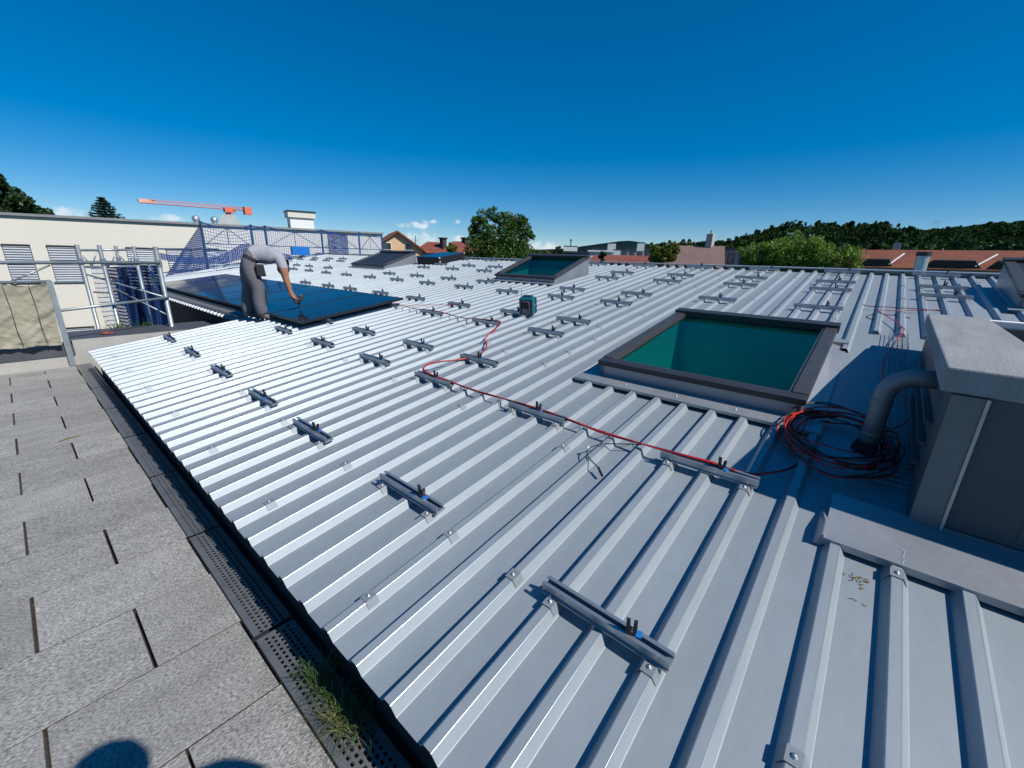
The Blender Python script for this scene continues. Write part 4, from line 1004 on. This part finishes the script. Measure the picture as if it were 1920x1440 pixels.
# ============================================================ TREES
def leaf_cloud(clumps, n, size, seed, thick=.55, flat=.0):
    r_ = np.random.default_rng(seed); C = np.array([c[:3] for c in clumps], float); Rr = np.array([c[3:6] if len(c) > 4 else (c[3],)*3 for c in clumps], float)
    vol = Rr.prod(1)**(2/3); k = r_.choice(len(C), n, p=vol/vol.sum())
    d = r_.normal(size=(n, 3)); d /= np.linalg.norm(d, axis=1, keepdims=True)
    rad = r_.uniform(thick, 1.04, n)**.7
    P = C[k]+d*Rr[k]*rad[:, None]
    a = r_.normal(size=(n, 3))+d*.6; a /= np.linalg.norm(a, axis=1, keepdims=True)
    b = np.cross(a, r_.normal(size=(n, 3))); b /= np.linalg.norm(b, axis=1, keepdims=True); c = np.cross(a, b)
    s = size*r_.uniform(.6, 1.4, n)[:, None]
    v = np.stack([P-b*s, P+c*s*.55, P+b*s, P-c*s*.55], 1).reshape(-1, 3)
    return v, np.arange(n*4).reshape(-1, 4)
def mesh_np(name, v, f, mt):
    me = bpy.data.meshes.new(name); me.from_pydata(v.tolist(), [], f.tolist()); me.materials.append(mt); me.update(); return me
def clumpset(seed, cx, cy, cz, rx, ry, rzz, n, rmin, rmax):
    r_ = random.Random(seed); out = []
    while len(out) < n:
        a, b, c = r_.uniform(-1,1), r_.uniform(-1,1), r_.uniform(-1,1)
        if a*a+b*b+c*c > 1: continue
        q = r_.uniform(rmin, rmax); out.append((cx+a*rx, cy+b*ry, cz+c*rzz, q))
    return out
def tree(nm, label, x, y, clumps, n, size, mt, seed, trunk_r=.18, group=None, thick=.5):
    t = thing(nm, label, 'tree' if 'bush' not in nm else 'bush', (x, y, GZ), group=group)
    zs = min(c[2] for c in clumps); tk = MB(); top = sum(c[2] for c in clumps)/len(clumps)
    tk.tube([(0,0,0),(.05,.02,(zs)*.5),(0,.05,zs),(.05,0,top)], [trunk_r,trunk_r*.85,trunk_r*.7,trunk_r*.3], 8)
    r_ = random.Random(seed)
    for c in r_.sample(clumps, min(9, len(clumps))):
        tk.tube([(0,.03,zs-.4),(c[0]*.5,c[1]*.5,(zs+c[2])*.5),(c[0],c[1],c[2])], [trunk_r*.4,trunk_r*.25,trunk_r*.08], 5)
    tk.build('trunk', BARK, t)
    v, f = leaf_cloud(clumps, n, size, seed, thick); link('crown', mesh_np('crown', v, f, mt), t); return t
def bearing(az_, D): return D*math.cos(R(az_)), D*math.sin(R(az_))
def zel(el_, D): return CAM_Z+D*math.tan(R(el_))-GZ    # height above ground seen under that elevation
# broad tree beyond the ridge
D = 30; x, y = bearing(41.8, D)
c = [(-.9,.9,zel(4.9,D),.62),(-1.25,1.2,zel(4.2,D),.45),(-.55,.6,zel(5.25,D),.40),(-1.0,.9,zel(3.3,D),.7),(.25,-.2,zel(4.4,D),.75),(.0,.1,zel(5.0,D),.38),(.75,-.75,zel(4.2,D),.72),(1.05,-1.05,zel(3.6,D),.6),(1.0,-1.0,zel(4.6,D),.4),
     (.3,-.3,zel(3.2,D),.95),(-.5,.4,zel(2.6,D),.9),(-1.2,1.2,zel(2.2,D),.75),(.4,-.4,zel(1.9,D),.9),(1.0,-1.0,zel(2.3,D),.55),(-.6,.5,zel(1.2,D),1.0),(.5,-.5,zel(.8,D),1.0),(-1.3,1.2,zel(.9,D),.8),(1.0,-1.1,zel(.5,D),.8),(0,0,zel(-.4,D),1.3),(1.3,-1.35,zel(2.9,D),.35),(-1.45,1.4,zel(3.1,D),.35)]
c += [(q[0]+random.uniform(-.5,.5), q[1]+random.uniform(-.5,.5), q[2]+random.uniform(-.4,.4), .22) for q in c for _ in range(3)]
c = [(q[0], q[1], q[2], q[3]*(.82 if q[2] > zel(2., D) else 1)) for q in c]
tree('broadleaf_tree', 'tall green broadleaf tree rising behind the roof ridge', x, y, c, 15000, .085, LEAF, 11, .16)
# left dark trees behind cream building
D = 48; x, y = bearing(90.0, D)
c = clumpset(4, -.2, 0, zel(2.9,D), 2.6, 2.2, 2.3, 36, .4, .9)+clumpset(5, 2.1, 0, zel(2.5,D), 1.0, 1.3, .55, 14, .2, .45)+clumpset(6, .7, 0, zel(4.7,D), .8, 1.0, .7, 12, .18, .4)
tree('dark_tree', 'dark green spreading tree behind the cream building roof', x, y, c, 22000, .13, LEAFD, 21, .3)
def conifer(label, x, y, h, rad, seed, mt=NEEDLE, group=None, tiers=15):
    t = thing('conifer_tree', label, 'tree', (x, y, GZ), group=group); r_ = random.Random(seed)
    MB().cyl((0,0,0),(0,0,h), rad*.09, .02, n=7).build('trunk', BARK, t)
    q_ = np.random.default_rng(seed); N = 9000; H_ = rad*1.9
    tier = q_.integers(0, 22, N); tt = (tier+.5)/22; br = q_.integers(0, 9, N); a = br*.698+tier*1.7+q_.normal(0, .10, N); u = q_.random(N)**.75
    rr_ = rad*(1-tt)**.8*(.75+.4*((tier*7+br*3) % 5)/4)+.08
    P = np.stack([rr_*u*np.cos(a), rr_*u*np.sin(a), h-H_+H_*tt+.10*rr_*u*u-.05*rr_*u+q_.normal(0, .035, N)], 1)
    A = np.stack([np.cos(a), np.sin(a), .15+q_.normal(0, .25, N)], 1)+q_.normal(0, .35, (N, 3)); A /= np.linalg.norm(A, axis=1, keepdims=True)
    B = np.cross(A, q_.normal(size=(N, 3))); B /= np.linalg.norm(B, axis=1, keepdims=True); sz = .10*q_.uniform(.6, 1.3, N)[:, None]
    v = np.stack([P-A*sz, P+B*sz*.3, P+A*sz*1.3, P-B*sz*.3], 1).reshape(-1, 3)
    link('crown', mesh_np('crown', v, np.arange(N*4).reshape(-1, 4), mt), t); return t
x, y = bearing(82.75, 50); conifer('small dark conifer top showing above the cream building', x, y, zel(4.35, 50), 2.3, 3)
# right hand leafy bush trees beyond the ridge
D = 24
for i, (a_, e_, rr_, lab) in enumerate(((10.6, 1.5, 1.0, 'bright green leafy bush beyond the ridge beside the grey house'), (7.6, 2.1, 1.25, 'bright green leafy bush beyond the ridge, tallest of the clump'), (4.4, 1.5, 1.05, 'bright green leafy bush beyond the ridge beside the orange roof'))):
    x, y = bearing(a_, D); c = clumpset(30+i, 0, 0, zel(e_-1.6, D), rr_*.95, rr_*.95, .95, 26, .22, .48)+[(random.uniform(-.9,.9)*rr_, random.uniform(-.9,.9)*rr_, zel(e_+random.uniform(-1.6,.65), D), .16) for _ in range(26)]
    tree('leafy_bush', lab, x, y, c, 7000, .058, LEAFB, 40+i, .08, 'bright green bushes beyond the ridge', .3)
D = 40; x, y = bearing(21.2, D); c = clumpset(50, 0, 0, zel(.75, D), 1.3, 1.3, .75, 26, .2, .5); tree('yellow_bush', 'yellow green bush between the flat roofs and the brown roof', x, y, c, 6000, .09, LEAFY, 51, .1)
D = 55; x, y = bearing(34.4, D); c = clumpset(55, 0, 0, zel(.9, D), .7, .7, .7, 14, .15, .35); tree('dark_bush', 'small dark treetop beside the white chimney block', x, y, c, 2500, .09, LEAFD, 56, .1)
D = 45; x, y = bearing(36.6, D); c = clumpset(57, 0, 0, zel(.35, D), 1.1, 1.1, .45, 14, .2, .4); tree('leafy_bush', 'light green hedge top left of the white chimney block', x, y, c, 2500, .08, LEAFY, 58, .1)
D = 60; x, y = bearing(48.3, D); c = clumpset(59, 0, 0, zel(.7, D), .6, .6, .9, 14, .2, .4); tree('yellow_bush', 'slim yellow green tree in front of the red roofed houses', x, y, c, 2500, .09, LEAFY, 60, .1)
D = 38; x, y = bearing(28.8, D); c = clumpset(61, 0, 0, zel(.35, D), .35, .35, .5, 8, .12, .25); tree('dark_bush', 'small round shrub before the white flat roofed wall', x, y, c, 1400, .06, LEAFD, 62, .06)

# ============================================================ HOUSES
def house(nm, label, az_, D, face, wdt, dep, eave_el, ridge_el, wallm, roofm, hip=0., over=.35, windows=(), gable_front=True):
    x, y = bearing(az_, D); t = thing(nm, label, 'house', (x, y, GZ), (0, 0, R(az_-90+face)))
    ze, zr = zel(eave_el, D), zel(ridge_el, D); w, d = wdt/2, dep/2
    MB().box(-w, w, -d, d, 0, ze).build('wall', wallm, t)
    if gable_front:
        for yy, nn in ((-d,-d+.2),(d-.2,d)): MB().prism([(-w,ze+.001),(w,ze+.001),(0,zr-.05)], 'y', yy, nn).build('gable', wallm, t)
        for s in (-1, 1):
            sl_ = (zr-ze)/w; xe_ = w+over; zz = ze-over*sl_
            MB().hexa([(0,-d-over,zr),(s*xe_,-d-over,zz),(s*xe_,d+over,zz),(0,d+over,zr)], [(0,-d-over,zr+.22),(s*xe_,-d-over,zz+.22),(s*xe_,d+over,zz+.22),(0,d+over,zr+.22)]).build('roof', roofm, t)
    else:
        h = hip; W2, D2 = w+over, d+over
        m_ = MB(); m_.add([(-W2,-D2,ze),(W2,-D2,ze),(W2,D2,ze),(-W2,D2,ze),(-W2+h,0,zr),(W2-h,0,zr)], [(0,1,5,4),(1,2,5),(2,3,4,5),(3,0,4),(3,2,1,0)]); m_.build('roof', roofm, t)
    for (wx, wz, ww, wh) in windows:
        o = MB().box(wx-ww/2, wx+ww/2, -d-.06, -d-.005, ze+wz, ze+wz+wh).build('window', WHITE, t)
        MB().box(wx-ww/2+.08, wx+ww/2-.08, -d-.09, -d-.061, ze+wz+.08, ze+wz+wh-.08).build('pane', WGLASS, o)
    return t
house('gable_house', 'peach rendered gable house with red brown roof beyond the net fence', 55.55, 62, 6, 6.0, 9, .55, 2.42, PEACH, TILE, over=.5, windows=((-1.3,-.1,1.1,.9),(1.4,-.1,1.1,.9)))
house('hip_house', 'red tiled hip roofed house next to the peach gable house', 50.7, 74, 0, 6.2, 7, .25, 1.62, GREYB, TILE, hip=2.6, gable_front=False)
house('hip_house', 'red tiled hip roofed house partly behind the slim tree', 47.6, 72, 0, 5.0, 7, .25, 1.78, GREYB, TILE, hip=2.2, gable_front=False)
house('hip_house', 'red tiled house half hidden by the tall broadleaf tree', 44.2, 70, 4, 6.0, 7, .5, 1.85, DWOOD, TILE, hip=1.6, gable_front=False, windows=((-1.4,-1.3,1.2,1.0),(.6,-1.3,1.2,1.0)))
for az_, el_, lab in ((49.4, 1.85, 'dark chimney on the middle hip roofed house'), (46.6, 1.95, 'dark chimney on the red hip roofed house nearest the tall tree')):
    x, y = bearing(az_, 72); q = MB().box(-.4,.4,-.4,.4,0,1.6).box(-.55,.55,-.55,.55,1.6,1.8).build('roof_chimney', DWOOD, None, (x, y, zel(el_-1.1, 72)+GZ)); tag(q, lab, 'chimney')
# flat roofed blocks
def block(nm, label, az0, az1, D, ztop_el, mt, face=0, dep=10, roofm=None, windows=0):
    a = (az0+az1)/2; x, y = bearing(a, D); w = D*math.tan(R(abs(az0-az1)/2))*2
    t = thing(nm, label, 'house', (x, y, GZ), (0, 0, R(a-90+face))); zt = zel(ztop_el, D)
    MB().box(-w/2, w/2, 0, dep, 0, zt).build('wall', mt, t); MB().box(-w/2-.2, w/2+.2, -.2, dep+.2, zt+.002, zt+.25).build('roof_edge', roofm or DGREY, t)
    for k in range(windows):
        xx = -w/2+w*(k+.5)/windows; o = MB().box(xx-w/windows*.28, xx+w/windows*.28, -.05, -.005, zt-1.7, zt-.5).build('window', DGREY, t); MB().box(xx-w/windows*.22, xx+w/windows*.22, -.08, -.051, zt-1.6, zt-.6).build('pane', WGLASS, o)
    return t
block('flat_roof_house', 'dark flat roofed building just beyond the ridge behind the tilted skylight', 37.0, 30.6, 60, .72, DGREY)
block('flat_roof_house', 'long grey flat roofed block with a row of windows', 30.2, 22.8, 95, 1.42, GREYB, windows=8)
block('flat_roof_house', 'low white wall building before the long grey block', 30.5, 27.6, 70, .95, WHITE, roofm=WHITE)
block('flat_roof_house', 'grey flat roofed house between the brown roof and the bushes', 15.6, 12.0, 60, 1.5, GREYB, windows=3)
block('flat_roof_house', 'pale low building behind the bushes', 11.6, 9.6, 90, 1.6, WHITE)
for az_, el0, el1, w_, lab in ((32.9, 1.0, 1.55, 1.1, 'white chimney block with a thin dark flue on the dark flat roof'), (27.7, 1.45, 2.04, .62, 'white chimney cube on the long grey block beside the hill top'), (24.15, 1.65, 2.17, .55, 'white chimney cube on the long grey block nearer the yellow bush'), (27.0, .9, 1.25, .5, 'small white chimney on the low white building'), (11.5, 1.3, 2.0, .7, 'white chimney cube beside the bright green bushes')):
    Dd = 92; x, y = bearing(az_, Dd); z0_, z1_ = zel(el0-.5, Dd)+GZ, zel(el1, Dd)+GZ
    q = thing('white_chimney', lab, 'chimney', (x, y, z0_), (0, 0, R(az_-90)), group='white chimneys'); MB().box(-w_*1.3, w_*1.3, -.5, .5, 0, z1_-z0_).build('shaft', WHITE, q)
    MB().box(-w_*1.3-.06, w_*1.3+.06, -.56, .56, z1_-z0_+.002, z1_-z0_+.09).build('cap', DGREY, q)
    if el1 == 1.55: MB().cyl((0,0,z1_-z0_),(0,0,z1_-z0_+1.2), .1, n=8).build('flue', DGREY, q); MB().cyl((0,0,z1_-z0_+1.1),(0,0,z1_-z0_+1.35), .22, n=8).build('flue_cap', DGREY, q)
house('ridge_house', 'low red brown tiled roof just beyond the ridge before the grey block', 26.2, 45, 0, 6.2, 6, -.4, .62, GREYB, TILE, hip=.7, gable_front=False)
house('ridge_house', 'large plain brown pitched roof beyond the yellow green bush', 17.6, 58, -3, 6.0, 9, -.6, 1.9, GREYB, TILEB, hip=.35, gable_front=False)
x, y = bearing(16.3, 58); q = MB().box(-.5,.5,-.35,.35,0,1.9).box(-.25,-.1,-.1,.05,1.9,2.3).build('roof_chimney', PARAP, None, (x, y, zel(1.35, 58)+GZ)); tag(q, 'tall pale chimney at the end of the brown pitched roof', 'chimney')
# long orange roof at the right
lo = house('long_house', 'long orange red tiled roof with dormers right of the bushes', -4.2, 46, -2, 12.5, 7, .0, 1.68, GREYB, TILEO, hip=1.2, gable_front=False)
for dx_, s_ in ((-3.4, 1.), (.6, 1.5), (3.5, 1.2)):
    d_ = MB(); zb_ = zel(.10, 46); yb_ = -2.6
    d_.hexa([(dx_-s_,yb_-1.0,zb_),(dx_+s_,yb_-1.0,zb_),(dx_+s_,yb_+1.2,zb_),(dx_-s_,yb_+1.2,zb_)], [(dx_-s_*.6,yb_-1.0,zb_+.50),(dx_+s_*.75,yb_-1.0,zb_+.50),(dx_+s_*.75,yb_+1.2,zb_+.62),(dx_-s_*.6,yb_+1.2,zb_+.62)]); dm = d_.build('dormer', DWOOD, lo)
    MB().cyl((dx_+s_*.8,yb_-1.02,zb_+.15),(dx_+s_*1.35,yb_+.4,zb_+.95), .05, n=6).build('dormer_trim', WHITE, dm)
x, y = bearing(-.75, 47); q = MB().box(-.25,.25,-.25,.25,0,.9).build('roof_chimney', PARAP, None, (x, y, zel(1.25, 47)+GZ)); tag(q, 'small pale chimney on the ridge of the long orange roof', 'chimney')
x, y = bearing(-2.85, 20); q = MB().cyl((0,0,-.5),(0,0,.33), .17, n=14).build('roof_flue', SCREW, None, (x, y, zel(.2, 20)+GZ)); tag(q, 'short metal flue with dark cap beyond the ridge before the orange roof', 'flue')
MB().cyl((0,0,.331),(0,0,.46), .20, n=14).build('flue_cap', DGREY, q)
x, y = bearing(-10.2, 40); q = block('flat_roof_house', 'white gable wall at the far end of the long orange roof', -9.6, -12, 44, 1.2, WHITE)

# ============================================================ CRANE
D = 150; x, y = bearing(72.85, D); zj = CAM_Z+D*math.tan(R(4.0))
cr = thing('tower_crane', 'red tower crane with long horizontal jib beyond the cream building', 'crane', (x, y, GZ))
MB().box(-.55,.55,-.55,.55,0,zj-GZ-.6).build('mast', CRANE, cr)
xl, yl = bearing(80.05, D*1.0); xr, yr = bearing(70.9, D*.995)
def lat(ax, ay, bx, by, za, zb, h, n, w=.5):
    m_ = MB(); A = Vector((ax-x, ay-y, za)); B = Vector((bx-x, by-y, zb)); dd = (B-A); nn = Vector((-dd.y, dd.x, 0)).normalized()*w
    for o_ in (nn, -nn): m_.cyl(A+o_, B+o_, .075, n=5)
    top = Vector((0,0,h)); m_.cyl(A+top, B+top, .09, n=5)
    for k in range(n):
        p = A+dd*(k/n); q = A+dd*((k+.5)/n)+top; r_ = A+dd*((k+1)/n)
        for o_ in (nn, -nn): m_.cyl(p+o_, q, .045, n=4); m_.cyl(q, r_+o_, .045, n=4)
    return m_
lat(xl, yl, x, y, CAM_Z+D*math.tan(R(4.15))-GZ, zj-GZ+.3, .9, 26).build('jib', CRANE, cr)
lat(x, y, xr, yr, zj-GZ+.3, CAM_Z+D*math.tan(R(4.1))-GZ, .8, 6).build('counter_jib', CRANE, cr)
MB().box(-1.0,1.6,-1.0,.6,zj-GZ-.5,zj-GZ+.7).build('cab', CRANE, cr)
MB().box(xr-x-1.3,xr-x+.5,yr-y-.8,yr-y+.8,CAM_Z+D*math.tan(R(4.1))-GZ-1.1,CAM_Z+D*math.tan(R(4.1))-GZ+.9).build('counterweight', CRANE, cr)
MB().box(xl-x-.2,xl-x+3.0,yl-y-.5,yl-y+.5,CAM_Z+D*math.tan(R(4.15))-GZ+.1,CAM_Z+D*math.tan(R(4.15))-GZ+.9).build('jib_sign', mat('crane_pale', (.75,.45,.36), .6), cr)
# thin antenna by the peach house
x, y = bearing(52.85, 60); q = MB().cyl((0,0,0),(0,0,zel(2.3,60)), .05, n=6).cyl((-.4,0,zel(1.75,60)),(.4,0,zel(1.75,60)), .02, n=4).build('antenna_mast', DGREY, None, (x, y, GZ)); tag(q, 'thin antenna mast beside the peach gable house', 'antenna')

# ============================================================ HILLS AND FOREST
def ridge_mesh(name, mt, prof, D, depth, kind='structure', base=GZ, seed=1, rough=3.):
    # prof: list of (azimuth, elevation) of the skyline; the hill rises from D to D+depth
    r_ = np.random.default_rng(seed); azs = np.array([p[0] for p in prof]); els = np.array([p[1] for p in prof]); o = np.argsort(azs); azs, els = azs[o], els[o]
    A = np.linspace(azs[0], azs[-1], 160); Es = np.interp(A, azs, els); K_ = np.hanning(11); Es = np.convolve(np.pad(Es, 5, 'edge'), K_/K_.sum(), 'valid'); vs = []; N = 12
    for j in range(N+1):
        t = j/N; Dj = D+depth*t
        for a, e in zip(A, Es):
            zt_ = CAM_Z+(D+depth)*math.tan(R(e)); z = base-2+(zt_-base+2)*math.sin(t*math.pi/2)**1.2
            vs.append((Dj*math.cos(R(a)), Dj*math.sin(R(a)), z+r_.uniform(-rough, rough)*.25*t))
    fs = []
    n = len(A)
    for j in range(N):
        for i in range(n-1): fs.append((j*n+i, j*n+i+1, (j+1)*n+i+1, (j+1)*n+i))
    me = bpy.data.meshes.new(name); me.from_pydata(vs, [], fs); me.materials.append(mt)
    for p in me.polygons: p.use_smooth = True
    oo = bpy.data.objects.new(name, me); COL.objects.link(oo); oo['kind'] = kind
    def zat(a, t): return base-2+(CAM_Z+(D+depth)*math.tan(R(float(np.interp(a, azs, els))))-base+2)*math.sin(t*math.pi/2)**1.2
    return zat
zf = ridge_mesh('hill', HILLM, [(24,.1),(15.5,.6),(13.2,1.35),(11,2.0),(9.4,2.75),(8,2.9),(6.5,2.6),(5,2.75),(3,2.5),(1,2.75),(-1,2.2),(-4,1.5),(-8,1.1),(-14,.9),(-30,.8)], 170, 130)
zf2 = ridge_mesh('hill', HILLM, [(6,1.8),(1,2.4),(-2.6,2.75),(-5.6,3.1),(-8.4,3.3),(-14,3.6),(-24,3.2),(-40,2)], 420, 260)
ridge_mesh('hill', FIELD, [(30,.6),(24,1.45),(22,1.75),(19,1.95),(16.4,2.25),(13.1,2.6),(8,2.6),(0,2.)], 700, 500)
ridge_mesh('hill', HILLF, [(62,.3),(45,.75),(38,1.0),(34,1.2),(32,1.5),(29,1.95),(27,2.25),(25.6,2.4),(24.2,2.2),(22.7,1.85),(20,1.6),(10,1.2)], 2600, 900)
def forest(name, label_kind, spots, mt, seed, conif=.25):
    r_ = np.random.default_rng(seed); V_ = []; F_ = []; o = 0
    for (x, y, z, h, w) in spots:
        cn = r_.random() < conif
        n = 170
        if cn:
            t = r_.random(n)**.8; a = r_.uniform(0, 2*np.pi, n); rad = w*.62*(1-t)+.12*w*r_.random(n)
            P = np.stack([x+rad*np.cos(a), y+rad*np.sin(a), z+h*1.15*t], 1)
        else:
            d = r_.normal(size=(n, 3)); d /= np.linalg.norm(d, axis=1, keepdims=True); q = r_.uniform(.7, 1.08, n)[:, None]
            P = np.array([x, y, z+h*.62])+d*q*np.array([w*.5, w*.5, h*.42])
        a = r_.normal(size=(n, 3)); a /= np.linalg.norm(a, axis=1, keepdims=True); b = np.cross(a, r_.normal(size=(n, 3))); b /= np.linalg.norm(b, axis=1, keepdims=True); c = np.cross(a, b)
        s = w*.115*r_.uniform(.6, 1.3, n)[:, None]
        V_.append(np.stack([P-b*s, P+c*s*.7, P+b*s, P-c*s*.7], 1).reshape(-1, 3)); F_.append(np.arange(n*4).reshape(-1, 4)+o); o += n*4
    ob = link(name, mesh_np(name, np.concatenate(V_), np.concatenate(F_), mt)); ob['kind'] = 'stuff'; return ob
sp = []
for k in range(1500):
    a = rng.uniform(-16, 15.5); t = rng.uniform(0.02, 1)**.8; D_ = 170+130*t
    h = rng.uniform(4., 9.5); sp.append((D_*math.cos(R(a)), D_*math.sin(R(a)), zf(a, t)-1.5, h, rng.uniform(4, 7)))
forest('forest', '', sp, FOREST, 3, .3)
sp = []
for k in range(1100):
    a = rng.uniform(-16, 4); t = rng.uniform(.25, 1); D_ = 420+260*t
    sp.append((D_*math.cos(R(a)), D_*math.sin(R(a)), zf2(a, t)-2, rng.uniform(7, 10), rng.uniform(8, 13)))
forest('forest', '', sp, FOREST, 4, .15)
sp = []
for k in range(260):
    a = rng.uniform(14, 23); D_ = rng.uniform(420, 700); e = np.interp(a, [14, 17, 20, 23], [1.75, 2.0, 1.6, 1.3])*rng.uniform(.55, 1.0)
    sp.append((D_*math.cos(R(a)), D_*math.sin(R(a)), CAM_Z+D_*math.tan(R(e))-3, rng.uniform(5, 10), rng.uniform(6, 11)))
forest('forest', '', sp, FOREST, 5, .3)
sp = []
for k in range(220):
    a = rng.uniform(-14, 4); D_ = rng.uniform(75, 150)
    sp.append((D_*math.cos(R(a)), D_*math.sin(R(a)), CAM_Z+D_*math.tan(R(rng.uniform(1.3, 2.1)))-4.6, 4.6, rng.uniform(2.6, 4.5)))
forest('forest', '', sp, LEAFD, 6, .1)
sp = []
for k in range(160):
    a = rng.uniform(22, 58); D_ = rng.uniform(130, 400)
    sp.append((D_*math.cos(R(a)), D_*math.sin(R(a)), CAM_Z+D_*math.tan(R(rng.uniform(-.6, .5)))-6, 6, rng.uniform(5, 9)))
forest('forest', '', sp, LEAFD, 8, .2)
# house on the wooded hill and pylon far right
x, y = bearing(7.2, 190); hh = thing('hill_house', 'dark house with white eave among the hillside trees', 'house', (x, y, CAM_Z+190*math.tan(R(2.7))), (0, 0, R(-84)))
MB().box(-4,4,-3,3,-3,1.6).build('wall', DGREY, hh); MB().box(-4.6,4.6,-3.6,3.6,1.602,2.0).build('roof', DWOOD, hh); MB().box(-4.7,-2.6,-3.75,-3.601,1.3,2.05).build('eave_trim', WHITE, hh)
x, y = bearing(-3.05, 640); py = thing('power_pylon', 'thin lattice power pylon on the far wooded hill', 'pylon', (x, y, CAM_Z+640*math.tan(R(3.5))))
MB().cyl((0,-2,0),(0,-1,8), .11, n=4).cyl((0,2,0),(0,1,8), .11, n=4).cyl((0,-3.4,6.4),(0,3.4,6.4), .1, n=4).cyl((0,-2.6,8),(0,2.6,8), .1, n=4).build('frame', DGREY, py)
for k in range(9):
    a = rng.uniform(15, 21.5); D_ = rng.uniform(560, 690); x, y = bearing(a, D_)
    q = MB().box(-4,4,-3,3,-6,3).prism([(-4.4,3.002),(4.4,3.002),(0,5.2)], 'y', -3.3, 3.3).build('far_house', WHITE, None, (x, y, CAM_Z+D_*math.tan(R(1.75+rng.uniform(-.1,.2)))), (0,0,R(rng.uniform(0,180)))); tag(q, 'tiny pale house on the far green hillside', 'house', 'tiny houses on the far hillside')
